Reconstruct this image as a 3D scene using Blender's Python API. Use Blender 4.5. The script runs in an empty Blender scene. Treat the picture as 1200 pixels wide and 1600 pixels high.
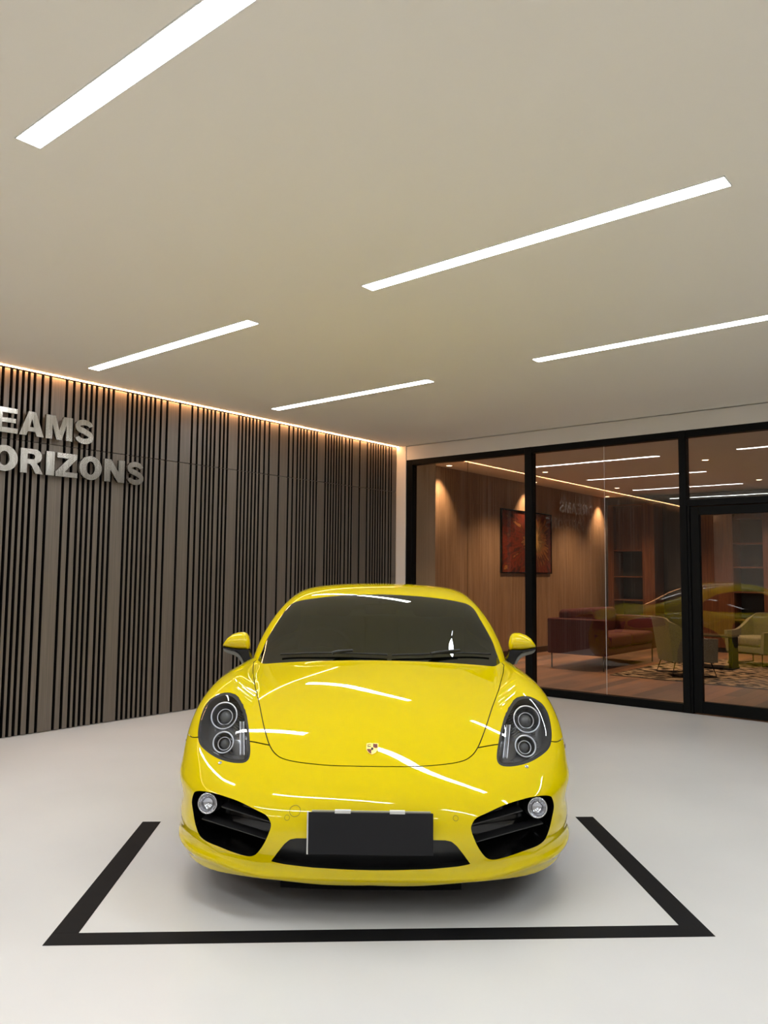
import bpy, bmesh, math, random
import numpy as np
from mathutils import Vector, Matrix
from math import sin, cos, pi, radians, sqrt, atan2

random.seed(7)
np.random.seed(7)
SC = bpy.context.scene
COL = SC.collection

# ------------------------------------------------------------------ camera
CAM_F, CAM_YAW, CAM_PITCH, CAM_ROLL = 1225.8, 0.6925, 0.07936, 0.009717
CAM_POS = np.array([6.5248, -8.1313, 1.36])
def cam_axes():
    f = np.array([-sin(CAM_YAW)*cos(CAM_PITCH), cos(CAM_YAW)*cos(CAM_PITCH), sin(CAM_PITCH)])
    r = np.array([cos(CAM_YAW), sin(CAM_YAW), 0.0])
    u = np.cross(r, f)
    return r*cos(CAM_ROLL)+u*sin(CAM_ROLL), -r*sin(CAM_ROLL)+u*cos(CAM_ROLL), f
CR, CU, CF = cam_axes()
cd = bpy.data.cameras.new('camera')
cd.sensor_fit = 'VERTICAL'; cd.sensor_height = 24.0; cd.lens = CAM_F/1600*24.0
cd.clip_start = 0.05; cd.clip_end = 100
cam = bpy.data.objects.new('camera', cd); COL.objects.link(cam)
cam.matrix_world = Matrix(((CR[0], CU[0], -CF[0], CAM_POS[0]), (CR[1], CU[1], -CF[1], CAM_POS[1]),
                           (CR[2], CU[2], -CF[2], CAM_POS[2]), (0, 0, 0, 1)))
SC.camera = cam

# ------------------------------------------------------------------ world, exposure
w = bpy.data.worlds.new('world'); SC.world = w; w.use_nodes = True
w.node_tree.nodes['Background'].inputs[0].default_value = (0.02, 0.02, 0.02, 1)
w.node_tree.nodes['Background'].inputs[1].default_value = 0.0
SC.view_settings.view_transform = 'Standard'; SC.view_settings.look = 'None'
SC.view_settings.gamma = 1.0; SC.view_settings.use_curve_mapping = False
SC.view_settings.exposure = 0.0
STRIP_POWER = 36.5       # emission of the ceiling strips
COVE_POWER = 46.0        # emission of the warm strip on top of the slat wall
SPOT_POWER = 138.0        # watts of each lounge downlight

# ------------------------------------------------------------------ helpers
def lin(c):
    return tuple(((v/255)/12.92 if v/255 <= 0.04045 else ((v/255+0.055)/1.055)**2.4) for v in c)
MATS = {}
def mat(name, rgb, rough=0.5, metal=0.0, coat=0.0, coat_rough=0.03, spec=0.5, emit=None, estr=0.0, aniso=0.0):
    m = bpy.data.materials.new(name); m.use_nodes = True
    b = m.node_tree.nodes['Principled BSDF']
    b.inputs['Base Color'].default_value = (*lin(rgb), 1)
    b.inputs['Roughness'].default_value = rough
    b.inputs['Metallic'].default_value = metal
    b.inputs['Coat Weight'].default_value = coat
    b.inputs['Coat Roughness'].default_value = coat_rough
    b.inputs['Specular IOR Level'].default_value = spec
    b.inputs['Anisotropic'].default_value = aniso
    if emit:
        b.inputs['Emission Color'].default_value = (*emit, 1); b.inputs['Emission Strength'].default_value = estr
    MATS[name] = m
    return m
def nodes(m):
    return m.node_tree.nodes, m.node_tree.links, m.node_tree.nodes['Principled BSDF']
def add_noise_color(m, c1, c2, scale=5.0, detail=6.0, stretch=None, lo=0.35, hi=0.65, rough=None, bump=0.0, coord='Object', bscale=None):
    N, L, b = nodes(m)
    tc = N.new('ShaderNodeTexCoord'); mp = N.new('ShaderNodeMapping')
    if stretch: mp.inputs['Scale'].default_value = stretch
    no = N.new('ShaderNodeTexNoise'); no.inputs['Scale'].default_value = scale; no.inputs['Detail'].default_value = detail
    cr = N.new('ShaderNodeValToRGB')
    cr.color_ramp.elements[0].position = lo; cr.color_ramp.elements[0].color = (*lin(c1), 1)
    cr.color_ramp.elements[1].position = hi; cr.color_ramp.elements[1].color = (*lin(c2), 1)
    L.new(tc.outputs[coord], mp.inputs[0]); L.new(mp.outputs[0], no.inputs['Vector'])
    L.new(no.outputs['Fac'], cr.inputs[0]); L.new(cr.outputs[0], b.inputs['Base Color'])
    if rough:
        mr = N.new('ShaderNodeMapRange'); mr.inputs['To Min'].default_value = rough[0]; mr.inputs['To Max'].default_value = rough[1]
        L.new(no.outputs['Fac'], mr.inputs[0]); L.new(mr.outputs[0], b.inputs['Roughness'])
    if bump:
        bp = N.new('ShaderNodeBump'); bp.inputs['Strength'].default_value = bump; bp.inputs['Distance'].default_value = 0.002
        L.new(no.outputs['Fac'], bp.inputs['Height']); L.new(bp.outputs[0], b.inputs['Normal'])
    return m
def glass_mat(name, tint=(255, 255, 255), ior=1.5, rough=0.0, extra=0.0, refl=(1, 1, 1)):
    """thin sheet: Fresnel mirror over a tinted see-through layer (no refraction)"""
    m = bpy.data.materials.new(name); m.use_nodes = True
    N = m.node_tree.nodes; L = m.node_tree.links
    N.remove(N['Principled BSDF'])
    out = N['Material Output']
    tr = N.new('ShaderNodeBsdfTransparent'); tr.inputs[0].default_value = (*lin(tint), 1)
    gl = N.new('ShaderNodeBsdfGlossy'); gl.inputs['Roughness'].default_value = rough
    gl.inputs[0].default_value = (*refl, 1)
    # Schlick: F0 + (1 - F0) * (1 - |cos|)^5, the same from both sides of the sheet
    lw = N.new('ShaderNodeLayerWeight'); lw.inputs[0].default_value = 0.5
    f0 = ((ior-1)/(ior+1))**2
    pw = N.new('ShaderNodeMath'); pw.operation = 'POWER'; pw.inputs[1].default_value = 5.0
    ad = N.new('ShaderNodeMath'); ad.operation = 'MULTIPLY_ADD'; ad.use_clamp = True
    ad.inputs[1].default_value = (1-f0)*(1+extra); ad.inputs[2].default_value = f0*(1+extra)
    mx = N.new('ShaderNodeMixShader')
    L.new(lw.outputs['Facing'], pw.inputs[0]); L.new(pw.outputs[0], ad.inputs[0]); L.new(ad.outputs[0], mx.inputs[0])
    L.new(tr.outputs[0], mx.inputs[1]); L.new(gl.outputs[0], mx.inputs[2]); L.new(mx.outputs[0], out.inputs[0])
    MATS[name] = m
    return m
def emit_mat(name, rgb, strength):
    m = bpy.data.materials.new(name); m.use_nodes = True
    N = m.node_tree.nodes; L = m.node_tree.links
    N.remove(N['Principled BSDF'])
    e = N.new('ShaderNodeEmission'); e.inputs[0].default_value = (*rgb, 1); e.inputs[1].default_value = strength
    L.new(e.outputs[0], N['Material Output'].inputs[0]); MATS[name] = m
    return m

def link(o, parent=None):
    COL.objects.link(o)
    if parent is not None: o.parent = parent
    return o
def tag(o, label=None, cat=None, group=None, kind=None):
    if label: o['label'] = label
    if cat: o['category'] = cat
    if group: o['group'] = group
    if kind: o['kind'] = kind
    return o
def empty(name, loc=(0, 0, 0), rz=0.0, label=None, cat=None, group=None):
    o = bpy.data.objects.new(name, None); o.location = loc; o.rotation_euler = (0, 0, rz)
    o.empty_display_size = 0.2
    link(o); return tag(o, label, cat, group)
def mesh_obj(name, V, F, m, parent=None, smooth=False, normals=None):
    me = bpy.data.meshes.new(name)
    me.from_pydata([tuple(map(float, v)) for v in V], [], [tuple(map(int, f)) for f in F])
    if smooth: me.polygons.foreach_set('use_smooth', [True]*len(me.polygons))
    me.update()
    if normals is not None: me.normals_split_custom_set_from_vertices([tuple(map(float, n)) for n in normals])
    me.materials.append(m)
    return link(bpy.data.objects.new(name, me), parent)
def bm_obj(name, bm, m, parent=None, smooth=False, sharp=None):
    me = bpy.data.meshes.new(name); bm.normal_update(); bm.to_mesh(me); bm.free()
    if smooth:
        me.polygons.foreach_set('use_smooth', [True]*len(me.polygons))
        if sharp: me.set_sharp_from_angle(angle=radians(sharp))
    me.materials.append(m)
    return link(bpy.data.objects.new(name, me), parent)
def bm_box(bm, lo, hi, bev=0.0, seg=1, M=None):
    lo = Vector(lo); hi = Vector(hi)
    vs = [bm.verts.new((x, y, z)) for x in (lo.x, hi.x) for y in (lo.y, hi.y) for z in (lo.z, hi.z)]
    fs = [bm.faces.new([vs[i] for i in q]) for q in ((0, 1, 3, 2), (4, 6, 7, 5), (0, 4, 5, 1), (2, 3, 7, 6), (0, 2, 6, 4), (1, 5, 7, 3))]
    if bev:
        es = list({e for f in fs for e in f.edges})
        r = bmesh.ops.bevel(bm, geom=es, offset=bev, segments=seg, affect='EDGES', profile=0.5)
        vs = list({v for f in r['faces'] for v in f.verts} | {v for v in vs if v.is_valid})
    if M is not None:
        for v in vs: v.co = M @ v.co
    return vs
def box_obj(name, lo, hi, m, parent=None, bev=0.0, seg=1):
    bm = bmesh.new(); bm_box(bm, lo, hi, bev, seg)
    return bm_obj(name, bm, m, parent, smooth=bev > 0 and seg > 1, sharp=40)
def bm_tube(bm, pts, rad, n=10, caps=True, up=(0, 0, 1)):
    """tube along a polyline; rad a number or one per point"""
    P = [Vector(p) for p in pts]; k = len(P)
    rings = []; prev = None
    for i, p in enumerate(P):
        t = (P[min(i+1, k-1)]-P[max(i-1, 0)]).normalized()
        if prev is None:
            a = Vector(up) if abs(t.dot(Vector(up))) < 0.95 else Vector((1, 0, 0))
            nrm = (a-t*a.dot(t)).normalized()
        else:
            nrm = (prev-t*prev.dot(t)).normalized()
        prev = nrm; bi = t.cross(nrm)
        r = rad[i] if hasattr(rad, '__len__') else rad
        rings.append([bm.verts.new(p+nrm*r*cos(2*pi*j/n)+bi*r*sin(2*pi*j/n)) for j in range(n)])
    for a, b in zip(rings, rings[1:]):
        for j in range(n): bm.faces.new((a[j], a[(j+1) % n], b[(j+1) % n], b[j]))
    if caps:
        bm.faces.new(rings[0][::-1]); bm.faces.new(rings[-1])
    return rings
def tube_obj(name, pts, rad, m, parent=None, n=10):
    bm = bmesh.new(); bm_tube(bm, pts, rad, n)
    return bm_obj(name, bm, m, parent, smooth=True, sharp=50)
def bm_lathe(bm, prof, n=32, M=None, close=False):
    """revolve (r, h) profile about +Z, then transform by M"""
    M = M or Matrix.Identity(4)
    rings = []
    for r, h in prof:
        if r < 1e-6: rings.append([bm.verts.new(M @ Vector((0, 0, h)))])
        else: rings.append([bm.verts.new(M @ Vector((r*cos(2*pi*j/n), r*sin(2*pi*j/n), h))) for j in range(n)])
    prs = list(zip(rings, rings[1:])) + ([(rings[-1], rings[0])] if close else [])
    for a, b in prs:
        if len(a) == 1 and len(b) == 1: continue
        for j in range(n):
            k = (j+1) % n
            if len(a) == 1: bm.faces.new((a[0], b[k], b[j]))
            elif len(b) == 1: bm.faces.new((a[j], a[k], b[0]))
            else: bm.faces.new((a[j], a[k], b[k], b[j]))
def lathe_obj(name, prof, m, parent=None, n=32, M=None, close=False, sharp=35):
    bm = bmesh.new(); bm_lathe(bm, prof, n, M, close)
    bmesh.ops.recalc_face_normals(bm, faces=bm.faces)
    return bm_obj(name, bm, m, parent, smooth=True, sharp=sharp)
def prism(bm, poly, fn, a, b):
    """extrude a closed 2-D polygon between depths a and b; fn(u, v, d) -> 3-D"""
    A = [bm.verts.new(fn(u, v, a)) for u, v in poly]; B = [bm.verts.new(fn(u, v, b)) for u, v in poly]
    n = len(poly)
    f1 = bm.faces.new(A); f2 = bm.faces.new(B[::-1])
    for i in range(n): bm.faces.new((A[i], B[i], B[(i+1) % n], A[(i+1) % n]))
    return f1, f2
def copy_tree(o, parent=None):
    c = o.copy(); COL.objects.link(c); c.parent = parent
    for ch in o.children: 
        k = copy_tree(ch, c); k.matrix_parent_inverse = ch.matrix_parent_inverse.copy()
    return c

# ------------------------------------------------------------------ materials of the room
M_ceil = mat('ceiling_paint', (238, 232, 221), 0.85, spec=0.2)
M_white = mat('wall_paint', (224, 220, 214), 0.8, spec=0.3)
M_floor = mat('epoxy_floor', (226, 225, 224), 0.28)
add_noise_color(M_floor, (210, 210, 210), (221, 221, 221), scale=0.9, detail=3, lo=0.2, hi=0.7, rough=(0.26, 0.34))
M_edge = mat('slat_edge', (20, 16, 14), 0.8, spec=0.2)
M_slat = mat('slat_laminate', (112, 102, 92), 0.42)
add_noise_color(M_slat, (96, 88, 79), (110, 101, 92), scale=3.0, detail=5, stretch=(30, 30, 0.6), rough=(0.36, 0.5))
M_black = mat('gap_black', (6, 5, 5), 0.9, spec=0.1)
M_frame = mat('black_aluminium', (9, 10, 11), 0.5, spec=0.12)
M_glass = glass_mat('partition_glass', (244, 243, 241), 1.5, extra=0.3)
M_strip = emit_mat('strip_light', (0.955, 0.985, 1.0), STRIP_POWER)
M_cove = emit_mat('warm_led', (1.0, 0.50, 0.22), COVE_POWER)
M_trim = mat('strip_trim', (235, 235, 232), 0.5)
M_steel = mat('brushed_steel', (176, 172, 164), 0.30, metal=1.0, aniso=0.5)
add_noise_color(M_steel, (150, 146, 140), (186, 182, 176), scale=4, detail=4, stretch=(1, 40, 1), rough=(0.16, 0.30))
M_tape = mat('black_tape', (22, 22, 24), 0.55, spec=0.15)
add_noise_color(M_tape, (15, 15, 17), (23, 23, 25), scale=6, detail=6, rough=(0.55, 0.75))

CEIL = 3.0626
RX0, RX1, RY0 = 0.0, 10.6, -13.4        # showroom extents; the glass partition stands on y = 0

# floor, ceiling, unseen walls
o = box_obj('floor', (-0.6, RY0-0.2, -0.2), (RX1+0.2, 0.0, 0.0), M_floor); tag(o, 'glossy off-white epoxy showroom floor', kind='structure')
o = box_obj('ceiling', (-0.6, RY0-0.2, CEIL), (RX1+0.2, 0.16, CEIL+0.15), M_ceil); tag(o, 'plain painted showroom ceiling with recessed light strips', kind='structure')
o = box_obj('wall_right', (RX1, RY0-0.2, 0), (RX1+0.2, 0.16, CEIL), M_white); tag(o, 'white wall', kind='structure')
o = box_obj('wall_front', (-0.6, RY0-0.2, 0), (RX1, RY0, CEIL), M_white); tag(o, 'white wall', kind='structure')

# slat wall on x = 0 : black backing, laminate slats, seam at 2.455 m
wl = box_obj('wall_left', (-0.6, RY0, 0), (-0.032, 0.0, CEIL), M_black); tag(wl, 'dark backing of the slatted feature wall', kind='structure')
near = [50, 50, 50, 50, 70, 70, 150, 70, 70, 50, 50, 50, 70, 50, 50, 150] + \
       [50, 50, 50, 50, 50, 50, 70, 70, 150, 150, 70, 70, 50, 50, 50, 70, 50, 50, 150]*2 + \
       [50, 48, 48, 48, 48, 46, 70, 70, 49, 147, 147, 68, 50, 50, 50, 50, 50, 55, 70, 49]
left = [50, 50, 50, 50, 50, 50, 70, 70, 150, 150, 70, 70, 50, 50, 50, 70, 50, 50, 150]
g = [-5.160]
for d in near: g.append(g[-1]+d/1000)
sc_ = (-0.119+5.160)/(g[-1]+5.160)
g = [-5.160+(v+5.160)*sc_ for v in g] + [-0.004]
gl = [-5.160]
seq = [70, 70, 150, 150, 70, 70] + left[::-1]*3
for d in seq: gl.append(gl[-1]-d/1000)
g = sorted(set(gl[1:] + g))
GAP = 0.0255
slat_me = {}
def slat(name, y0, y1, z0, z1, parent):
    key = (round(y1-y0, 4), round(z1-z0, 3))
    if key not in slat_me:
        bm = bmesh.new(); bm_box(bm, (-0.03, 0, 0), (0, y1-y0, z1-z0), 0.0015)
        me = bpy.data.meshes.new(name); bm.to_mesh(me); bm.free(); me.materials.append(M_slat); me.materials.append(M_edge)
        for f in me.polygons:
            if abs(f.normal.y) > .9: f.material_index = 1
        slat_me[key] = me
    o = bpy.data.objects.new(name, slat_me[key]); o.location = (0, y0, z0); return link(o, parent)
stuff = bmesh.new()
for a, b in zip(g, g[1:]):
    y0, y1 = a+GAP/2, b-GAP/2
    if y1-y0 < 0.015: continue
    for z0, z1 in ((0.006, 2.452), (2.4575, 3.046)):
        if a > -6.8: slat('slat', y0, y1, z0, z1, wl)
        else: bm_box(stuff, (-0.03, y0, z0), (0, y1, z1))
yy = g[0]; k = 0
while yy > RY0+0.2:
    d = left[::-1][k % len(left)]/1000; k += 1
    for z0, z1 in ((0.006, 2.452), (2.4575, 3.046)): bm_box(stuff, (-0.03, yy-d+GAP/2, z0), (0, yy-GAP/2, z1))
    yy -= d
o = bm_obj('slat_run', stuff, M_slat, wl); tag(o, kind='stuff')

# warm strip on top of the slats: a slim channel with the glowing diffuser
cv = empty('cove_light', (0.0, -6.7, CEIL), label='warm glowing strip light running along the top of the slatted wall', cat='strip light')
def rel(o, p):
    o.parent = p; o.matrix_parent_inverse = Matrix.Translation(p.location).inverted() if not p.rotation_euler.z else p.matrix_basis.inverted(); return o
bm = bmesh.new(); bm_box(bm, (-0.028, RY0+0.01, CEIL-0.0020), (0.042, -0.006, CEIL-0.0005))
rel(bm_obj('channel', bm, M_trim), cv)
bm = bmesh.new(); bm_box(bm, (0.012, RY0+0.02, CEIL-0.0068), (0.038, -0.010, CEIL-0.0022))
rel(bm_obj('diffuser', bm, M_cove), cv)

# glazed partition on y = 0
FT = 2.872
wb = box_obj('wall_back', (0.0, -0.012, 0), (0.157, 0.15, CEIL), M_white); tag(wb, 'narrow white pier and fascia around the glazing', kind='structure')
bm = bmesh.new(); bm_box(bm, (0.162, 0.0, FT), (RX1, 0.15, CEIL-0.012)); bm_obj('fascia', bm, M_white, wb)
bm = bmesh.new(); bm_box(bm, (0.158, 0.03, CEIL-0.012), (RX1, 0.15, CEIL)); bm_obj('shadow_gap', bm, MATS['strip_trim'], wb)

def window(name, x0, x1, joint, label):
    r = bpy.data.objects.new(name, None); r.location = ((x0+x1)/2, 0.05, 0); link(r); tag(r, label, kind='structure')
    inv = Matrix.Translation(r.location).inverted()
    def put(o): o.parent = r; o.matrix_parent_inverse = inv; return o
    return r, put
w1, put = window('window_1', 0.157, 2.02, 1.094, 'fixed glazing of the black framed partition')
put(box_obj('jamb', (0.157, 0.0, 0), (0.258, 0.10, FT), M_frame, bev=0.003))
put(box_obj('head_rail', (0.258, 0.0, FT-0.072), (1.930, 0.10, FT), M_frame, bev=0.003))
put(box_obj('sill_rail', (0.258, 0.0, 0), (1.930, 0.10, 0.085), M_frame, bev=0.003))
put(box_obj('mullion', (1.930, -0.005, 0), (2.022, 0.105, FT), M_frame, bev=0.003))
put(box_obj('pane', (0.260, 0.052, 0.087), (1.0925, 0.0580, FT-0.074), M_glass))
put(box_obj('pane', (1.0955, 0.052, 0.087), (1.928, 0.0580, FT-0.074), M_glass))
put(box_obj('pane_joint', (1.0926, 0.050, 0.087), (1.0954, 0.054, FT-0.074), M_frame))
w2, put = window('window_2', 2.022, 3.80, 2.896, 'fixed glazing of the black framed partition')
put(box_obj('head_rail', (2.022, 0.0, FT-0.072), (3.730, 0.10, FT), M_frame, bev=0.003))
put(box_obj('sill_rail', (2.022, 0.0, 0), (3.730, 0.10, 0.085), M_frame, bev=0.003))
put(box_obj('mullion', (3.730, -0.005, 0), (3.800, 0.105, FT), M_frame, bev=0.003))
put(box_obj('pane', (2.024, 0.052, 0.087), (2.8945, 0.0580, FT-0.074), M_glass))
p_ = put(box_obj('pane', (2.8975, 0.052, 0.087), (3.728, 0.0580, FT-0.074), M_glass))
put(box_obj('pane_joint', (2.8946, 0.050, 0.087), (2.8974, 0.054, FT-0.074), MATS['strip_trim']))
w3, put = window('window_3', 3.80, RX1, 0, 'transom and side glazing around the glass door')
put(box_obj('head_rail', (3.800, 0.0, FT-0.072), (RX1, 0.10, FT), M_frame, bev=0.003))
put(box_obj('transom_rail', (3.800, 0.0, 2.085), (5.02, 0.10, 2.150), M_frame, bev=0.003))
put(box_obj('pane', (3.802, 0.052, 2.152), (5.018, 0.0580, FT-0.074), M_glass))
put(box_obj('mullion', (5.02, -0.005, 0), (5.09, 0.105, FT), M_frame, bev=0.003))
put(box_obj('sill_rail', (5.09, 0.0, 0), (RX1, 0.10, 0.085), M_frame, bev=0.003))
put(box_obj('mullion', (7.8, -0.005, 0), (7.87, 0.105, FT), M_frame, bev=0.003))
put(box_obj('pane', (5.092, 0.052, 0.087), (7.798, 0.0580, FT-0.074), M_glass))
put(box_obj('pane', (7.872, 0.052, 0.087), (RX1-0.002, 0.0580, FT-0.074), M_glass))
dr, put = window('door_1', 3.80, 5.02, 0, 'black framed glass door in the partition')
put(box_obj('door_post', (3.802, 0.004, 0), (3.828, 0.096, 2.083), M_frame, bev=0.002))
put(box_obj('door_stile', (3.832, 0.012, 0.010), (3.918, 0.075, 2.078), M_frame, bev=0.004))
put(box_obj('door_stile', (4.93, 0.012, 0.010), (5.016, 0.075, 2.078), M_frame, bev=0.004))
put(box_obj('door_top_rail', (3.918, 0.012, 1.992), (4.93, 0.075, 2.078), M_frame, bev=0.004))
put(box_obj('door_bottom_rail', (3.918, 0.012, 0.010), (4.93, 0.075, 0.125), M_frame, bev=0.004))
put(box_obj('door_pane', (3.920, 0.045, 0.127), (4.928, 0.0510, 1.990), M_glass))
bm = bmesh.new(); bm_tube(bm, [(4.96, -0.05, 0.8), (4.96, -0.05, 1.4)], 0.014, 12)
bm_tube(bm, [(4.96, 0.012, 0.88), (4.96, -0.05, 0.88)], 0.010, 10); bm_tube(bm, [(4.96, 0.012, 1.32), (4.96, -0.05, 1.32)], 0.010, 10)
put(bm_obj('pull_handle', bm, M_steel, smooth=True))

# ceiling strips, on a regular grid
strips = [(3.503, 5.56, -6.735, None),
          (3.525, 5.580, -4.695, None),
          (0.475, 2.510, -4.699, None),
          (0.496, 2.507, -2.661, None),
          (3.541, 5.580, -2.677, None),
          (0.475, 2.510, -6.735, None), (6.57, 8.62, -2.67, None), (6.57, 8.62, -4.70, None), (6.57, 8.62, -6.735, None),
          (0.475, 2.510, -8.77, None), (3.525, 5.58, -8.77, None), (6.57, 8.62, -8.77, None),
          (0.475, 2.510, -10.81, None), (3.525, 5.58, -10.81, None), (6.57, 8.62, -10.81, None)]
rown = {-2: 'nearest the glass partition', -4: 'second from the glass partition', -6: 'third from the glass partition', -8: 'fourth from the glass partition', -10: 'fifth from the glass partition'}
for x0, x1, yc, lab in strips:
    lab = 'ceiling strip light, row '+rown[int(yc)]+', '+('beside the slatted wall' if x0 < 2 else 'middle column' if x0 < 5 else 'farthest from the slatted wall')
    t = empty('ceiling_strip_light', ((x0+x1)/2, yc, CEIL), label=lab, cat='ceiling light', group='recessed strip lights on the ceiling')
    hw = 0.052; L2 = (x1-x0)/2
    bm = bmesh.new()
    for lo, hi in (((-L2, -hw, -0.004), (L2, -hw+0.004, 0)), ((-L2, hw-0.004, -0.004), (L2, hw, 0)), ((-L2, -hw, -0.004), (-L2+0.004, hw, 0)), ((L2-0.004, -hw, -0.004), (L2, hw, 0))):
        bm_box(bm, lo, hi)
    bm_obj('trim', bm, M_trim, t)
    bm = bmesh.new(); bm_box(bm, (-L2+0.004, -hw+0.004, -0.003), (L2-0.004, hw-0.004, -0.0005)); bm_obj('diffuser', bm, M_strip, t)

# tape outline on the floor, three strips
tp = empty('floor_tape', (4.60, -5.78, 0), label='black tape laid as an open rectangle on the white floor around the car', cat='floor tape')
A0, A1 = Vector((3.681, -6.628)), Vector((5.528, -4.932))
ux = (A1-A0).normalized(); uy = Vector((-ux.y, ux.x)); Lf = (A1-A0).length
def tape(a, b, c, d):
    bm = bmesh.new()
    pts = [A0+ux*a+uy*b, A0+ux*c+uy*b, A0+ux*c+uy*d, A0+ux*a+uy*d]
    prism(bm, [(q.x-4.60, q.y+5.78) for q in pts], lambda u, v, h: (u, v, h), 0.0004, 0.0014)
    bmesh.ops.recalc_face_normals(bm, faces=bm.faces)
    return bm_obj('tape_strip', bm, M_tape, tp)
tape(0, 0, Lf, 0.098)
tape(0, 0.0985, 0.098, 1.435); tape(Lf-0.100, 0.0985, Lf, 1.475)

# steel letters standing off the slats
def arc(cx, cy, rx, ry, a0, a1, n):
    return [(cx+rx*cos(radians(a0+(a1-a0)*i/n)), cy+ry*sin(radians(a0+(a1-a0)*i/n))) for i in range(n+1)]
def stroke(pts, wd):
    L, R = [], []
    n = len(pts)
    for i in range(n):
        a = Vector(pts[max(i-1, 0)]); b = Vector(pts[min(i+1, n-1)]); t = (b-a).normalized(); nn = Vector((-t.y, t.x))
        wi = wd[i] if hasattr(wd, '__len__') else wd
        L.append(Vector(pts[i])+nn*wi/2); R.append(Vector(pts[i])-nn*wi/2)
    return [tuple(q) for q in L+R[::-1]]
def glyph(ch):
    """list of (outer polygon, hole or None), unit cap height, unit width"""
    S = 0.26
    if ch == 'I': return [([(0, 0), (1, 0), (1, 1), (0, 1)], None)]
    if ch == 'E': return [([(0, 0), (1, 0), (1, .2), (.36, .2), (.36, .41), (.92, .41), (.92, .59), (.36, .59), (.36, .8), (.97, .8), (.97, 1), (0, 1)], None)]
    if ch == 'H': return [([(0, 0), (.32, 0), (.32, .4), (.68, .4), (.68, 0), (1, 0), (1, 1), (.68, 1), (.68, .61), (.32, .61), (.32, 1), (0, 1)], None)]
    if ch == 'A': return [([(0, 0), (.29, 0), (.355, .18), (.645, .18), (.71, 0), (1, 0), (.65, 1), (.35, 1)], [(.415, .36), (.585, .36), (.5, .70)])]
    if ch == 'M': return [([(0, 0), (.235, 0), (.235, .66), (.40, 0), (.60, 0), (.765, .66), (.765, 0), (1, 0), (1, 1), (.655, 1), (.5, .40), (.345, 1), (0, 1)], None)]
    if ch == 'N': return [([(0, 0), (.30, 0), (.30, .53), (.68, 0), (1, 0), (1, 1), (.70, 1), (.70, .47), (.32, 1), (0, 1)], None)]
    if ch == 'Z': return [([(0, 0), (1, 0), (1, .21), (.41, .21), (.97, .82), (.97, 1), (.05, 1), (.05, .79), (.57, .79), (0, .19)], None)]
    if ch == 'O': return [(arc(.5, .5, .5, .52, 0, 360, 40)[:-1], arc(.5, .5, .19, .29, 0, 360, 40)[:-1])]
    if ch == 'D': return [([(0, 0), (.45, 0)]+arc(.45, .5, .55, .5, -90, 90, 20)[1:]+[(0, 1)], [(.31, .21), (.42, .21)]+arc(.42, .5, .26, .29, -90, 90, 14)[1:]+[(.31, .79)])]
    if ch == 'R': return [([(0, 0), (.30, 0), (.30, .38), (.38, .38), (.44, .36), (.50, .30), (.67, 0), (1, 0), (.80, .33), (.70, .42)]+arc(.62, .71, .31, .29, -75, 90, 14)+[(0, 1)],
                           [(.30, .58), (.52, .58)]+arc(.52, .69, .11, .11, -90, 90, 8)[1:]+[(.30, .80)])]
    if ch == 'S':
        c = arc(.5, .725, .345, .185, 8, 265, 22)+arc(.5, .285, .355, .195, 80, -172, 22)[1:]
        return [(stroke(c, [.22+.03*sin(pi*i/(len(c)-1)) for i in range(len(c))]), None)]
def letter(ch, y0, y1, zb, h, label):
    t = empty('steel_letter', (0.0, (y0+y1)/2, zb), label=label, cat='letter', group='brushed steel letters on the slatted wall')
    wd = y1-y0
    bm = bmesh.new()
    for outer, hole in glyph(ch):
        fn = lambda u, v, d: (d, (u-0.5)*wd, v*h)
        if hole is None:
            for loop, dd in ((outer, None),): prism(bm, loop, fn, 0.062, 0.034)
        else:
            rings = {}
            for nm, lp in (('o', outer), ('h', hole)):
                for d in (0.062, 0.034): rings[nm, d] = [bm.verts.new(fn(u, v, d)) for u, v in lp]
                n = len(lp); A, B = rings[nm, 0.062], rings[nm, 0.034]
                for i in range(n): bm.faces.new((A[i], B[i], B[(i+1) % n], A[(i+1) % n]))
            for d in (0.062, 0.034):
                es = []
                for nm in 'oh':
                    r = rings[nm, d]
                    for i in range(len(r)):
                        e = bm.edges.get((r[i], r[(i+1) % len(r)])); es.append(e)
                bmesh.ops.triangle_fill(bm, edges=es, use_beauty=True)
    bmesh.ops.recalc_face_normals(bm, faces=bm.faces)
    if ch == 'S': bmesh.ops.triangulate(bm, faces=[f for f in bm.faces if len(f.verts) > 4])
    bm_obj('letter_body', bm, M_steel, t)
    pegs = {'O': [(.2, .5), (.8, .5)], 'I': [(.5, .2), (.5, .8)], 'S': [(.5, .92), (.5, .08)]}.get(ch, [(.14, .1), (.86, .1)] if ch in 'AHMNZER' else [(.14, .1), (.14, .9)])
    for u, v in pegs:
        bm = bmesh.new(); bm_tube(bm, [(-0.02, (u-.5)*wd, v*h), (0.036, (u-.5)*wd, v*h)], 0.006, 8); bm_obj('standoff_pin', bm, M_steel, t)
r1, r2, ch1, ch2 = 2.494, 2.178, 0.206, 0.206
for c, a, b, l in (('D', -5.775, -5.575, 'brushed steel letter D that begins the upper word on the slatted wall'), ('R', -5.55, -5.345, 'brushed steel letter R of the upper word, between D and E'),
                   ('E', -5.318, -5.118, 'brushed steel letter E of the upper word on the slatted wall'), ('A', -5.105, -4.893, 'brushed steel letter A of the upper word, between E and M'),
                   ('M', -4.877, -4.636, 'brushed steel letter M of the upper word on the slatted wall'), ('S', -4.617, -4.432, 'brushed steel letter S ending the upper word on the slatted wall')):
    letter(c, a, b, r1, ch1, l)
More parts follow.
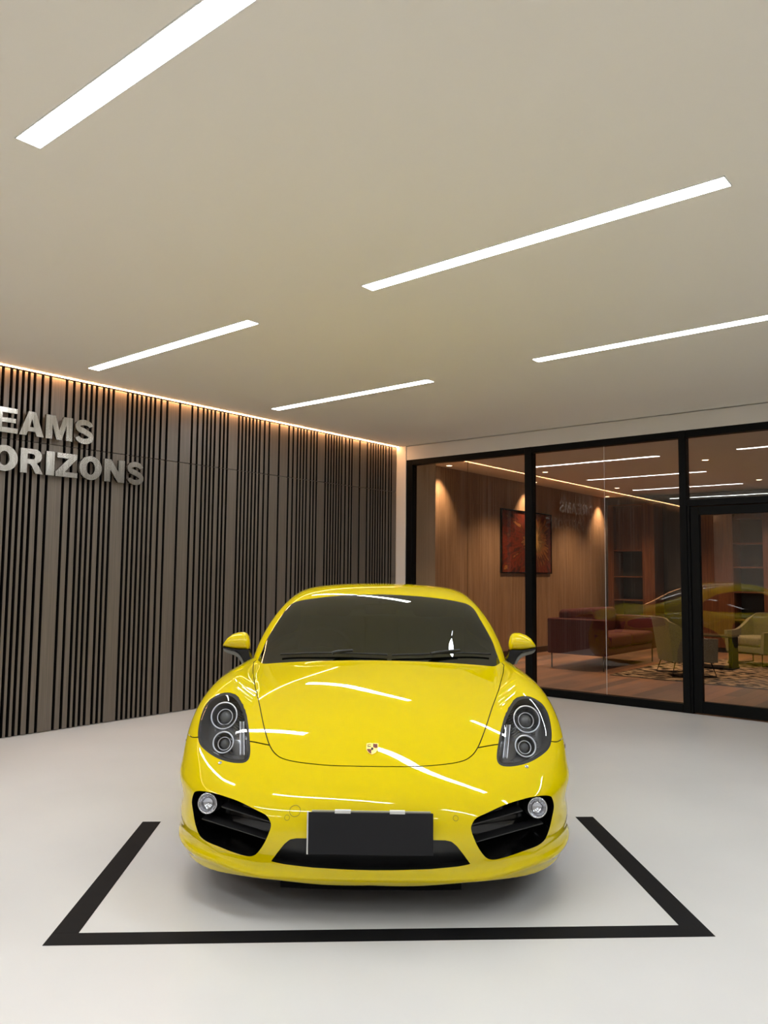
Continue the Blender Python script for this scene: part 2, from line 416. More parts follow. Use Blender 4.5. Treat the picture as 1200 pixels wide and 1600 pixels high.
for c, a, b, l in (('H', -5.555, -5.345, 'brushed steel letter H that begins the lower word on the slatted wall'), ('O', -5.325, -5.105, 'brushed steel letter O of the lower word, before the R'),
                   ('R', -5.082, -4.887, 'brushed steel letter R of the lower word, between O and I'), ('I', -4.862, -4.788, 'brushed steel letter I of the lower word, before the Z'),
                   ('Z', -4.776, -4.575, 'brushed steel letter Z of the lower word on the slatted wall'), ('O', -4.559, -4.343, 'brushed steel letter O of the lower word, between Z and N'),
                   ('N', -4.317, -4.112, 'brushed steel letter N of the lower word on the slatted wall'), ('S', -4.088, -3.905, 'brushed steel letter S ending the lower word on the slatted wall')):
    letter(c, a, b, r2, ch2, l)

# ================================================================== the yellow coupe
# car frame: x across (to the right in the picture), y from the nose backwards, z up
CAR_RZ = 0.68104; CAR_LOC = np.array([4.5561-.06*sin(CAR_RZ), -5.8205+.06*cos(CAR_RZ), 0.0])
CA = np.array([[cos(CAR_RZ), -sin(CAR_RZ), 0], [sin(CAR_RZ), cos(CAR_RZ), 0], [0, 0, 1]])
car = empty('sports_car', tuple(CAR_LOC), CAR_RZ, label='yellow two-door sports coupe parked on the white floor inside the tape', cat='car')

class Spl:
    """natural cubic spline through (x, y), straight beyond the ends"""
    def __init__(s, *pts):
        s.x = np.array([p[0] for p in pts], float); s.y = np.array([p[1] for p in pts], float)
        n = len(s.x); h = np.diff(s.x); A = np.eye(n); r = np.zeros(n)
        for i in range(1, n-1):
            A[i, i-1] = h[i-1]; A[i, i] = 2*(h[i-1]+h[i]); A[i, i+1] = h[i]
            r[i] = 6*((s.y[i+1]-s.y[i])/h[i]-(s.y[i]-s.y[i-1])/h[i-1])
        s.m = np.linalg.solve(A, r); s.h = h
        s.d0 = (s.y[1]-s.y[0])/h[0]-h[0]*s.m[1]/6
        s.d1 = (s.y[-1]-s.y[-2])/h[-1]+h[-1]*s.m[-2]/6
    def __call__(s, q):
        q = np.asarray(q, float); i = np.clip(np.searchsorted(s.x, q)-1, 0, len(s.h)-1)
        h = s.h[i]; a = (s.x[i+1]-q)/h; b = 1-a
        v = a*s.y[i]+b*s.y[i+1]+((a**3-a)*s.m[i]+(b**3-b)*s.m[i+1])*h*h/6
        v = np.where(q < s.x[0], s.y[0]+(q-s.x[0])*s.d0, v)
        return np.where(q > s.x[-1], s.y[-1]+(q-s.x[-1])*s.d1, v)
def smax(a, b, k):
    h = np.maximum(k-np.abs(a-b), 0)/k
    return np.maximum(a, b)+h**3*k/6
def smin(a, b, k): return -smax(-a, -b, k)
def sstep(a, b, v):
    t = np.clip((v-a)/(b-a), 0, 1); return t*t*(3-2*t)

HC = Spl((-.25, .37), (0, .494), (.1, .546), (.2, .600), (.3, .6506), (.45, .712), (.6, .760), (.8, .8085), (1.0, .849), (1.3, .896), (1.7, .944), (2.4, .95), (3.2, .955), (3.7, .945), (4.1, .905), (4.4, .86))
ZF = Spl((-.1, .34), (.15, .480), (.33, .592), (.5, .690), (.72, .795), (.9, .842), (1.1, .865), (1.3, .874), (1.6, .880), (2.2, .880), (2.8, .895), (3.25, .918), (3.6, .905), (4.0, .850), (4.4, .770))
XF = Spl((0, .58), (.5, .675), (.9, .720), (1.4, .752), (2.0, .755), (3.2, .74), (3.9, .70), (4.4, .62))
WP = Spl((0, .770), (.3, .828), (.5, .860), (.75, .885), (.95, .893), (1.3, .884), (1.8, .868), (2.4, .872), (2.9, .895), (3.4, .908), (3.9, .893), (4.4, .83))
TK = Spl((.12, .05), (.2, .018), (.3, .004), (.45, 0), (.6, .006), (.75, .03), (.9, .085), (1.05, .16))
NFC = Spl((.10, .11), (.16, .066), (.20, .046), (.25, .024), (.35, 0), (.45, .006), (.55, .03), (.7, .09))
PL = Spl((0, 0), (.2, .004), (.4, .022), (.55, .060), (.7, .130), (.8, .198), (.9, .285), (1.0, .40))
NRC = Spl((.15, -.16), (.25, -.05), (.40, 0), (.55, -.01), (.70, -.05), (.85, -.06), (1.0, -.12))
PLR = Spl((0, 0), (.3, .012), (.5, .05), (.7, .13), (.85, .25), (1.0, .42))
def KY(y): return (3.096+y)/(3.036+y)
ZBOT = Spl((0, .172), (.2, .172), (.36, .186), (.44, .188), (.6, .178), (.8, .165), (1.0, .16))
def F_hull(x, y, z):
    k_ = KY(y); x = np.abs(x)/k_; z = 1.36-(1.36-z)/k_
    hood = HC(y)-.16*x**2
    dx = x-XF(y)
    ridge = ZF(y)-np.where(dx < 0, 5.5, .75)*dx**2
    top = z-(-smin(-hood, -ridge, .05))
    side = x-(WP(y)-TK(z))
    front = NFC(z)+PL(x)-y
    rear = y-(4.38+NRC(z)-PLR(x))
    f = smax(front, side, .45)
    # cheek above the intakes, hollow behind them, flared lip at the very bottom
    c = sstep(.40, .66, x)*sstep(1.0, .55, y)
    f = f-c*(.007*np.exp(-((z-.492)/.035)**2)-.010*np.exp(-((z-.40)/.05)**2))
    f = f-sstep(1.0, .5, y)*(.014*np.exp(-((z-.205-.03*c)/.022)**2)-.006*np.exp(-((z-.262-.03*c)/.03)**2))
    f = smax(f, rear, .30)
    k = .16+.05*sstep(.35, .8, x)
    f = smax(f, top, k)
    return smax(f, ZBOT(x)-z, .03)
GR = Spl((1.05, .795), (1.3, .900), (1.65, 1.074), (2.0, 1.226), (2.2, 1.275), (2.42, 1.294), (2.75, 1.276), (3.2, 1.185), (3.7, 1.035), (4.1, .93), (4.35, .87))
GW = Spl((1.2, .715), (1.6, .742), (2.2, .752), (2.7, .738), (3.2, .69), (3.8, .58), (4.3, .46))
def F_green(x, y, z):
    k_ = KY(np.maximum(y, 0)); x = np.abs(x)/k_; z = 1.36-(1.36-z)/k_
    sh = .46*sstep(2.6, 1.6, y)
    top = z-(GR(y-sh*x**2)-.075*x**2-.25*x**4*sstep(1.7, 2.3, y)+.002)
    t = z-.90
    side = (x-(GW(y)-.20*t-.80*t*t))*.95
    return np.maximum(smax(top, side, .12), np.maximum(1.15-y, .60-z))
def F_all(x, y, z): return np.minimum(F_hull(x, y, z), F_green(x, y, z))
def grad(F, P, e=5e-4):
    g = np.stack([F(P[:, 0]+e*(i == 0), P[:, 1]+e*(i == 1), P[:, 2]+e*(i == 2))-F(P[:, 0]-e*(i == 0), P[:, 1]-e*(i == 1), P[:, 2]-e*(i == 2)) for i in range(3)], 1)
    return g/np.maximum(np.linalg.norm(g, axis=1), 1e-9)[:, None]

# pixel of the photograph -> ray in the car frame -> point on the body
def px_ray(px):
    px = np.atleast_2d(np.asarray(px, float))
    d = CF[None]+CR[None]*((px[:, :1]-600)/CAM_F)+CU[None]*((800-px[:, 1:2])/CAM_F)
    o = CA.T @ (CAM_POS-CAR_LOC)
    return o, d @ CA
def px_hit(px, F=F_all, t0=2.6, t1=6.5):
    o, d = px_ray(px)
    ts = np.linspace(t0, t1, 500); lo = np.full(len(d), t1); hi = np.full(len(d), t1); done = np.zeros(len(d), bool)
    prev = ts[0]
    for t in ts[1:]:
        P = o+d*t; ins = (F(P[:, 0], P[:, 1], P[:, 2]) < 0) & ~done
        lo[ins] = prev; hi[ins] = t; done |= ins; prev = t
    for _ in range(30):
        m = (lo+hi)/2; P = o+d*m[:, None]; ins = F(P[:, 0], P[:, 1], P[:, 2]) < 0
        hi = np.where(ins, m, hi); lo = np.where(ins, lo, m)
    return o+d*hi[:, None], done
def smooth_loop(p, n=4, closed=True):
    """Catmull-Rom through the traced points"""
    p = np.asarray(p, float); k = len(p); out = []
    for i in range(k if closed else k-1):
        if closed: a, b, c, d = p[i-1], p[i], p[(i+1) % k], p[(i+2) % k]
        else: a, b, c, d = p[max(i-1, 0)], p[i], p[i+1], p[min(i+2, k-1)]
        for j in range(n):
            t = j/n
            out.append(.5*((2*b)+(c-a)*t+(2*a-5*b+4*c-d)*t*t+(3*b-a-3*c+d)*t**3))
    if not closed: out.append(p[-1])
    return np.array(out)
def seg_dist(Q, poly, closed=True):
    best = np.full(len(Q), 1e9); n = len(poly)
    for i in range(n if closed else n-1):
        a = poly[i]; b = poly[(i+1) % n]; ab = b-a; t = np.clip(((Q-a) @ ab)/max(ab @ ab, 1e-12), 0, 1)
        d = Q-a-t[:, None]*ab; best = np.minimum(best, np.einsum('ij,ij->i', d, d))
    return np.sqrt(best)
def poly_sdf(Q, poly):
    ins = np.zeros(len(Q), bool); n = len(poly)
    for i in range(n):
        a = poly[i]; b = poly[(i+1) % n]
        c = (a[1] > Q[:, 1]) != (b[1] > Q[:, 1])
        with np.errstate(divide='ignore', invalid='ignore'):
            xs = (b[0]-a[0])*(Q[:, 1]-a[1])/(b[1]-a[1])+a[0]
        ins ^= c & (Q[:, 0] < xs)
    d = seg_dist(Q, poly); return np.where(ins, -d, d)
def split(V, T, s):
    """cut a triangle mesh along s = 0; returns V, triangles with s < 0, triangles with s > 0"""
    s = np.where(np.abs(s) < 1e-7, 1e-7, s); neg = s < 0
    c = neg[T].sum(1)
    tin = [T[c == 3]]; tout = [T[c == 0]]
    newV = []; emap = {}; nV = len(V)
    def cut(i, j):
        key = (i, j) if i < j else (j, i)
        if key not in emap:
            t = s[i]/(s[i]-s[j]); emap[key] = nV+len(newV); newV.append(V[i]+(V[j]-V[i])*t)
        return emap[key]
    a_in, a_out = [], []
    for tri, cc in zip(T[(c == 1) | (c == 2)], c[(c == 1) | (c == 2)]):
        k = [q for q in range(3) if neg[tri[q]] == (cc == 1)][0]
        a, b, d = tri[k], tri[(k+1) % 3], tri[(k+2) % 3]
        p, q = cut(a, b), cut(a, d)
        one, two = ([(a, p, q)], [(p, b, d), (p, d, q)])
        if cc == 1: a_in += one; a_out += two
        else: a_out += one; a_in += two
    V2 = np.vstack([V, np.array(newV)]) if newV else V
    f = lambda L, e: np.vstack(L+([np.array(e, int)] if e else [])).astype(int)
    return V2, f(tin, a_in), f(tout, a_out)
def compact(V, T):
    u, inv = np.unique(T, return_inverse=True); return V[u], inv.reshape(-1, 3)
def half_obj(name, V, T, F, m, parent, mirror=True, side=0, offset=0.0, project=True):
    """part from a half mesh: side 0 = both halves joined, +1 / -1 = one side only"""
    if len(T) == 0: return None
    V, T = compact(V, T)
    Nn = grad(F, V)
    if project:
        for _ in range(2):
            f = F(V[:, 0], V[:, 1], V[:, 2]); e = 5e-4
            g = np.stack([F(V[:, 0]+e*(i == 0), V[:, 1]+e*(i == 1), V[:, 2]+e*(i == 2))-F(V[:, 0]-e*(i == 0), V[:, 1]-e*(i == 1), V[:, 2]-e*(i == 2)) for i in range(3)], 1)/(2*e)
            st = f/np.maximum((g*g).sum(1), .25); st = np.clip(st, -.004, .004)
            keep = V[:, 0] < 1e-6
            V = V-g*st[:, None]; V[keep, 0] = 0
    on = np.abs(V[:, 0]) < 1e-6; Nn[on, 0] = 0; Nn /= np.linalg.norm(Nn, axis=1)[:, None]
    V = V+Nn*offset
    flip = np.array([-1, 1, 1])
    if side == 1: VV, TT, NN = V, T, Nn
    elif side == -1: VV, TT, NN = V*flip, T[:, ::-1], Nn*flip
    else:
        mi = np.arange(len(V)); idx = np.where(~on)[0]; mi[idx] = len(V)+np.arange(len(idx))
        VV = np.vstack([V, V[idx]*flip]); NN = np.vstack([Nn, Nn[idx]*flip]); TT = np.vstack([T, mi[T][:, ::-1]])
    me = bpy.data.meshes.new(name)
    me.vertices.add(len(VV)); me.vertices.foreach_set('co', VV.astype(np.float32).ravel())
    me.loops.add(3*len(TT)); me.polygons.add(len(TT))
    me.loops.foreach_set('vertex_index', TT.astype(np.int32).ravel())
    me.polygons.foreach_set('loop_start', np.arange(0, 3*len(TT), 3, dtype=np.int32))
    me.polygons.foreach_set('use_smooth', np.ones(len(TT), bool))
    me.update(); me.validate()
    me.normals_split_custom_set_from_vertices(NN.astype(float).tolist())
    me.materials.append(m)
    return link(bpy.data.objects.new(name, me), parent)

def ray_surface(F, O, D, t1):
    lo = np.zeros(len(O)); hi = np.full(len(O), t1)
    for _ in range(34):
        m = (lo+hi)/2; P = O+D*m[:, None]; ins = F(P[:, 0], P[:, 1], P[:, 2]) < 0
        lo = np.where(ins, m, lo); hi = np.where(ins, hi, m)
    return O+D*((lo+hi)/2)[:, None]
def shell(F, zs, ya, yb, th, nphi_a, ys, nphi_b, t1=1.8, phimax=pi/2):
    """half shell x >= 0: rays from a spine at height zs, capped by fans of rays at both ends"""
    rows = []
    for p in np.linspace(phimax, 0, nphi_a, endpoint=False): rows.append((ya, p, -1))
    for y in ys: rows.append((y, 0.0, 0))
    for p in np.linspace(0, phimax, nphi_b+1)[1:]: rows.append((yb, p, 1))
    O, D = [], []
    for y, p, sgn in rows:
        for t in th:
            O.append((0, y, zs)); D.append((cos(p)*sin(t), sgn*sin(p), cos(p)*cos(t)))
    P = ray_surface(F, np.array(O, float), np.array(D, float), t1)
    nt = len(th); nr = len(rows)
    P = P.reshape(nr, nt, 3)
    P[:, 0, 0] = 0
    if abs(th[-1]-pi) < 1e-6: P[:, -1, 0] = 0
    idx = np.arange(nr*nt).reshape(nr, nt)
    a, b, c, d = idx[:-1, :-1].ravel(), idx[:-1, 1:].ravel(), idx[1:, 1:].ravel(), idx[1:, :-1].ravel()
    T = np.vstack([np.c_[a, b, c], np.c_[a, c, d]])
    V = P.reshape(-1, 3)
    # outward orientation and no collapsed triangles
    n = np.cross(V[T[:, 1]]-V[T[:, 0]], V[T[:, 2]]-V[T[:, 0]]); ar = np.linalg.norm(n, axis=1)
    T = T[ar > 1e-12]
    cen = V[T].mean(1); g = grad(F, cen)
    n = np.cross(V[T[:, 1]]-V[T[:, 0]], V[T[:, 2]]-V[T[:, 0]])
    if (np.einsum('ij,ij->i', n, g) < 0).mean() > .5: T = T[:, ::-1]
    return V, T

# ------------------------------------------------------------------ materials of the car
M_paint = mat('yellow_paint', (221, 199, 0), 0.5, coat=1.0, coat_rough=0.012, spec=0.0)
M_glossblack = mat('gloss_black', (10, 10, 11), 0.12)
M_plastic = mat('black_plastic', (24, 24, 25), 0.42)
M_rubber = mat('rubber', (18, 18, 18), 0.6)
M_gap = mat('panel_gap_dark', (24, 19, 4), 0.8)
M_under = mat('underbody', (12, 12, 12), 0.9, spec=0.1)
M_wind = glass_mat('windscreen_glass', (50, 54, 46), 1.52, extra=1.0, refl=(.92, 1.0, .97))
M_side_glass = glass_mat('side_glass', (70, 72, 66), 1.52, extra=0.3)
M_lens = glass_mat('clear_lens', (244, 246, 250), 1.5)
M_chrome = mat('chrome', (215, 216, 220), 0.12, metal=1.0)
M_bowl = mat('lamp_bowl', (58, 60, 64), 0.25, coat=1.0, coat_rough=0.06)
M_ringw = mat('lamp_ring_bright', (228, 230, 236), 0.25, metal=0.35)
M_ball = mat('projector_glass', (84, 86, 88), 0.12, coat=1.0)
M_dark_grey = mat('satin_grey', (118, 119, 122), 0.35)
M_inter = mat('interior_black', (20, 20, 19), 0.7)
M_red = mat('tail_lamp_red', (120, 8, 8), 0.12, coat=1.0)
M_alu = mat('wheel_silver', (150, 152, 156), 0.25, metal=0.9)
M_amber = mat('marker_lens', (120, 104, 88), 0.15, coat=1.0)

# ------------------------------------------------------------------ outlines traced on the photograph (left half of the front)
HL = [(355, 1081.9), (345.8, 1083.3), (336.7, 1087.4), (327.5, 1093.8), (321.1, 1102.1), (316.5, 1111.3), (312.8, 1123.2), (310.1, 1136), (309.2, 1147.9), (310.1, 1157.1), (313.8, 1165.3), (321.1, 1172.7), (330.2, 1179.5), (341.2, 1185.5), (355, 1190.1), (368.8, 1192.4), (380.7, 1191.9), (387.1, 1188.3), (390.3, 1181.8), (391.2, 1170.8), (390.3, 1157.1), (388.9, 1138.8), (386.2, 1120.4), (382.5, 1106.7), (377.9, 1095.7), (371.5, 1087.4), (364.2, 1083.3)]
IN = [(302.5, 1240), (306, 1236.6), (314, 1235.9), (328, 1237.9), (345, 1242.2), (373.3, 1252.1), (401.7, 1266.3), (415.8, 1273.8), (421.5, 1281.8), (423.5, 1290.3), (420.1, 1301.7), (413, 1317.3), (404.5, 1330), (397.4, 1336.4), (387.5, 1338), (367.7, 1332.8), (342.2, 1322.9), (322.3, 1314.4), (312.4, 1305.9), (306.8, 1293.2), (302.5, 1273.3), (299.7, 1253.5)]
GL_ = [(423.5, 1345.6), (432.9, 1332.9), (444.2, 1318.7), (452.7, 1311.6), (463, 1309.8), (500, 1310), (540, 1310.5), (578.5, 1310.8)]
GB_ = [(578.5, 1359.8), (543.4, 1358.8), (486.7, 1355.5), (455, 1351.8), (441.4, 1349.9), (430, 1347.4)]
HD = [(393.7, 1028.8), (395.4, 1048.7), (398.8, 1071.3), (404.5, 1096.9), (410.2, 1125.2), (415.8, 1147.9), (421.5, 1164.9), (430, 1177.6), (444.2, 1186.1), (472.5, 1191.8), (515, 1196), (557.5, 1197.2), (581, 1197.6)]
WS = [(406, 1027), (411, 1013), (416.5, 1000), (424.5, 986), (438, 965), (448, 950), (457, 942.5), (468, 938.8), (490, 935), (520, 931.7), (560, 929.3), (597, 928.6)]
def xz(px, F=F_all):
    P, ok = px_hit(px, F); return np.c_[np.abs(P[:, 0]), P[:, 2]], P
hl2, hl3 = xz(HL, F_hull); hl2 = smooth_loop(hl2, 4)
in2, in3 = xz(IN, F_hull); in2 = smooth_loop(in2, 4)
gt2, gt3 = xz(GL_, F_hull); gb2, gb3 = xz(GB_, F_hull); gt2[-1, 0] = 0; gb2[0, 0] = 0
gr2 = np.vstack([gt2, [(-.1, gt2[-1, 1])], [(-.1, gb2[0, 1])], gb2])
hd2, hd3 = xz(HD, F_hull); hd_xy = np.c_[np.abs(hd3[:, 0]), hd3[:, 1]]; hd_xy[-1, 0] = 0; hd_xy[0] = (.712, 1.42)
hd_line = smooth_loop(hd_xy, 5, closed=False)
hood_poly = np.vstack([hd_line, [(-.15, hd_line[-1, 1])], [(-.15, 1.9)], [(hd_line[0, 0]+.004, 1.9)]])
ws2, ws3 = xz(WS, F_green)
CAR_DEBUG = dict(hl3=hl3, in3=in3, gt3=gt3, gb3=gb3, hd3=hd3, ws3=ws3)

# ------------------------------------------------------------------ lower body
th = np.concatenate([np.linspace(0, radians(25), 22, endpoint=False), np.linspace(radians(25), radians(120), 170, endpoint=False), np.linspace(radians(120), pi, 40)])
V, T = shell(F_hull, .30, .90, 3.60, th, 150, np.linspace(.90, 3.60, 170), 60)
V, T0, T = split(V, T, F_green(V[:, 0], V[:, 1], V[:, 2])+.006)
# wheel openings
AF, AR_ = (.93, .322, .358), (3.405, .332, .370)
def arch_field(V, a): return np.where(V[:, 0] > .45, np.hypot(V[:, 1]-a[0], V[:, 2]-a[1])-a[2], 1.0)
for a in (AF, AR_):
    V, T0, T = split(V, T, arch_field(V, a))
# underside
kb = KY(V[:, 1]); zbv = 1.36-(1.36-ZBOT(np.abs(V[:, 0])/kb))*kb
V, Tun, T = split(V, T, V[:, 2]-zbv-.0035)
half_obj('underbody', V, Tun, F_hull, M_under, car)
def front_field(V, poly, ymax=1.4):
    s = poly_sdf(V[:, [0, 2]], poly); return np.where(V[:, 1] < ymax, s, np.maximum(s, .2))
s = front_field(V, hl2); V, Thl, T = split(V, T, s)
s = front_field(V, hl2); V, Tlens, Tseal = split(V, Thl, s+.0095)
s = front_field(V, in2); V, Tin, T = split(V, T, s)
s = front_field(V, gr2); V, Tgr, T = split(V, T, s)
# bonnet with its shut line
def hood_field(V):
    s = poly_sdf(V[:, [0, 1]], hood_poly); return np.where(V[:, 2] > .45, s, np.maximum(s, .2))
V, Thood_all, T = split(V, T, hood_field(V)-.0022)
V, Thood, Tgap1 = split(V, Thood_all, hood_field(V)+.0022)
half_obj('hood', V, Thood, F_hull, M_paint, car)
half_obj('panel_gap', V, Tgap1, F_hull, M_gap, car, offset=-.006)
# thin shut lines: a band of the surface is cut out, darkened and set back
def line_cut(V, T, pts, proj, wd, cond):
    pts = np.asarray(pts, float)
    d = seg_dist(V[:, proj], pts, closed=False)-.014
    V, Tn, Tr = split(V, T, np.where(cond(V), d, np.maximum(d, .2)))
    def sd(V):
        Q = V[:, proj]; best = np.full(len(Q), 1e9); sg = np.ones(len(Q))
        for i in range(len(pts)-1):
            a, b = pts[i], pts[i+1]; ab = b-a; L = np.linalg.norm(ab)
            t = ((Q-a) @ ab)/(L*L); tc = np.clip(t, 0, 1)
            if i == 0: tc = np.minimum(t, 1)
            if i == len(pts)-2: tc = np.maximum(t, 0) if i else t
            r = Q-a-tc[:, None]*ab; q = np.linalg.norm(r, axis=1)
            cr = ab[0]*(Q[:, 1]-a[1])-ab[1]*(Q[:, 0]-a[0])
            m = q < best; best = np.where(m, q, best); sg = np.where(m, np.sign(cr), sg)
        return best*sg
    V, Ta, Tb = split(V, Tn, sd(V)-wd)
    V, Tc, Tg = split(V, Ta, sd(V)+wd)
    return V, Tg, np.vstack([Tr, Tb, Tc])
gaps = []
sm2, sm3 = xz([(391, 1158.5), (398, 1159.5), (410, 1162), (417, 1163.5)], F_hull)
V, q, T = line_cut(V, T, sm2, [0, 2], .0016, lambda V: V[:, 1] < 1); gaps.append(q)
sm4, _ = xz([(308, 1152), (304, 1152.3), (300, 1152)], F_hull)
V, q, T = line_cut(V, T, np.vstack([sm4, [(sm4[-1, 0]+.03, sm4[-1, 1])]]), [0, 2], .0016, lambda V: V[:, 1] < .60); gaps.append(q)
# door shut lines and side intake
door = smooth_loop([(1.62, .875), (1.53, .80), (1.42, .62), (1.40, .45), (1.47, .30), (1.7, .275), (2.2, .275), (2.55, .285), (2.66, .36), (2.74, .55), (2.76, .75), (2.72, .90)], 6, closed=False)
V, q, T = line_cut(V, T, door, [1, 2], .0022, lambda V: V[:, 0] > .6); gaps.append(q)
side_in = smooth_loop([(2.80, .74), (2.84, .50), (2.90, .42), (2.955, .50), (2.95, .66), (2.89, .76)], 4)
s = poly_sdf(V[:, [1, 2]], side_in); s = np.where(V[:, 0] > .6, s, np.maximum(s, .2)); V, Tsi, T = split(V, T, s)
tail = smooth_loop([(.86, .82), (.80, .84), (.62, .80), (.52, .76), (.54, .70), (.68, .68), (.82, .70), (.90, .76)], 4)
s = poly_sdf(V[:, [0, 2]], tail); s = np.where(V[:, 1] > 3.9, s, np.maximum(s, .2)); V, Ttl, T = split(V, T, s)
body = half_obj('body_shell', V, T, F_hull, M_paint, car)
for tt in gaps:
    for sd in (1, -1): half_obj('panel_gap', V, tt, F_hull, M_gap, car, side=sd, offset=-.006)
for sd in (1, -1):
    half_obj('tail_lamp', V, Ttl, F_hull, M_red, car, side=sd)
    half_obj('side_intake', V, Tsi, F_hull, M_plastic, car, side=sd, offset=-.02)

def recess(name, V, T, vec, m, parent, side, shrink=0.9, walls=None, F=F_hull):
    """pocket behind an opening: back wall moved by vec, side walls from the rim"""
    Vc, Tc = compact(V, T)
    e = np.vstack([Tc[:, [0, 1]], Tc[:, [1, 2]], Tc[:, [2, 0]]])
    key = {}
    for a, b in e: key.setdefault((min(a, b), max(a, b)), []).append((a, b))
    rim = [v[0] for v in key.values() if len(v) == 1]
    rim = [(a, b) for a, b in rim if not (Vc[a, 0] < 1e-6 and Vc[b, 0] < 1e-6)]
    cen = Vc.mean(0)
    if side == 0: cen[0] = 0
    B = cen+(Vc-cen)*shrink+np.array(vec)
    n = len(Vc); VV = np.vstack([Vc, B]); TT = [tuple(t+n) for t in Tc]
    for a, b in rim: TT += [(b, a, a+n), (b, a+n, b+n)]
    out = []
    for s in ((1, -1) if side == 0 else (side,)):
        f = np.array([s, 1, 1]); out.append((VV*f, TT if s == 1 else [t[::-1] for t in TT]))
    if len(out) == 2: VV = np.vstack([out[0][0], out[1][0]]); TT = list(out[0][1])+[tuple(np.array(t)+2*n) for t in out[1][1]]
    else: VV, TT = out[0]
    return mesh_obj(name, VV, TT, m, parent)

def flipx(s): return np.array([s, 1, 1])
def facing(center, normal, s=1):
    """matrix: local +Z along normal"""
    n = Vector((normal[0]*s, normal[1], normal[2])).normalized()
    q = n.to_track_quat('Z', 'Y')
    return Matrix.Translation(Vector((center[0]*s, center[1], center[2]))) @ q.to_matrix().to_4x4()
def ring(name, c, nrm, R, r, m, parent, s, n=40, k=10, sy=1.0):
    prof = [(R+r*cos(2*pi*j/k), r*sin(2*pi*j/k)) for j in range(k)]
    M = facing(c, nrm, s)
    if sy != 1: M = M @ Matrix.Diagonal((1, sy, 1, 1))
    return lathe_obj(name, prof, m, parent, n=n, M=M, close=True, sharp=80)

ray0, rayd = px_ray([(346.5, 1114), (345, 1156)])
hit2, _ = px_hit([(346.5, 1114), (345, 1156), (375, 1125), (375, 1178), (320, 1165), (345, 1178)], F_hull)
hit2[:, 0] = np.abs(hit2[:, 0])
for sd in (-1, 1):
    lamp = half_obj('headlight', V, Tlens, F_hull, M_lens, car, side=sd)
    half_obj('lamp_seal', V, Tseal, F_hull, M_rubber, lamp, side=sd, offset=-.001)
    recess('lamp_bowl', V, Tlens, (-.012, .085, -.035), M_bowl, lamp, sd, .93)
    dirn = np.array([.10, -.93, .34])
    for (c, R, ri) in ((hit2[0], .0605, .033), (hit2[1], .0455, .026)):
        c = c+np.array([-.004, .034, -.018])
        ring('lamp_ring', c, dirn, R, .0033, M_ringw, lamp, sd)
        M = facing(c+np.array([0, .012, -.006]), dirn, sd)
        lathe_obj('reflector', [(R*.96, .004), (R*.86, -.012), (R*.68, -.030), (ri*1.1, -.038)], M_bowl, lamp, n=40, M=M)
        ring('lens_bezel', c+np.array([0, .022, -.010]), dirn, ri*1.08, .0022, M_ringw, lamp, sd)
        lathe_obj('projector_lens', [(ri, -.030), (ri*.92, -.018), (ri*.7, -.008), (ri*.4, -.002), (0, 0)], M_ball, lamp, n=32, M=facing(c+np.array([0, .016, -.006]), dirn, sd))
    for q in range(3):
        a = hit2[2]+np.array([.008*q-.012, .030, -.014]); b = hit2[3]+np.array([.008*q-.012, .030, -.010])
        a[0] *= sd; b[0] *= sd
        tube_obj('light_guide', [tuple(a), tuple(a*.66+b*.34), tuple(a*.33+b*.67), tuple(b)], .0030, M_ringw if q != 1 else M_dark_grey, lamp, n=8)
    # washer cap under the lamp
    wc, _ = px_hit([(344, 1192.5)], F_hull); wc = wc[0]; wc[0] = abs(wc[0]); wn = grad(F_hull, wc[None])[0]
    lathe_obj('washer_cap', [(.0085, -.002), (.0085, .003), (.006, .006), (0, .007)], M_chrome, car, n=16, M=facing(wc, wn, sd))
    # intake pocket, fins and fog lamp
    ink = recess('front_intake', V, Tin, (-.035, .13, .0), M_glossblack, car, sd, .96)
    def infin(pa, pb, nm):
        A, _ = px_hit(np.linspace(np.array(pa), np.array(pb), 8), F_hull); A[:, 0] = np.abs(A[:, 0])
        A = A+np.array([-.006, .022, 0])
        Bk = A+np.array([-.012, .055, .004])
        VV, FF = [], []
        for p, q in zip(A, Bk):
            for dz in (.0022, -.0022): VV += [p*flipx(sd)+[0, 0, dz], q*flipx(sd)+[0, 0, dz]]
        for i in range(7):
            k = 4*i; l = k+4
            FF += [(k, l, l+1, k+1), (k+2, k+3, l+3, l+2), (k, k+2, l+2, l), (k+1, l+1, l+3, k+3)]
        FF += [(0, 1, 3, 2), (28, 30, 31, 29)]
        return mesh_obj(nm, VV, FF, M_plastic, ink)
    infin((342, 1263), (421, 1288), 'intake_fin'); infin((311, 1282), (411, 1314), 'intake_fin')
    fg, _ = px_hit([(321.3, 1257)], F_hull); fg = fg[0]; fg[0] = abs(fg[0]); fg = fg+np.array([-.004, .016, 0])
    fd = np.array([.12, -.98, .10])
    fog = ring('fog_lamp', fg, fd, .0385, .0032, M_chrome, ink, sd)
    lathe_obj('fog_lens', [(.038, -.004), (.030, .004), (.015, .008), (0, .009)], M_lens, ink, n=32, M=facing(fg, fd, sd))
    lathe_obj('fog_reflector', [(.038, -.006), (.030, -.022), (.012, -.032), (0, -.034)], M_chrome, ink, n=32, M=facing(fg, fd, sd))
    lathe_obj('fog_housing', [(.043, .002), (.043, -.06), (.0, -.065)], M_plastic, ink, n=32, M=facing(fg, fd, sd))
    # side marker behind the bumper corner
    mk = np.array([0, .62, .585]); mk[0] = float(WP(.62)-TK(.585))-.012
    bm = bmesh.new(); bm_box(bm, (-.012, -.055, -.016), (.016, .055, .016), .010, 3, M=Matrix.Translation(Vector(mk*flipx(sd))))
    bm_obj('side_marker', bm, M_amber, car, smooth=True)
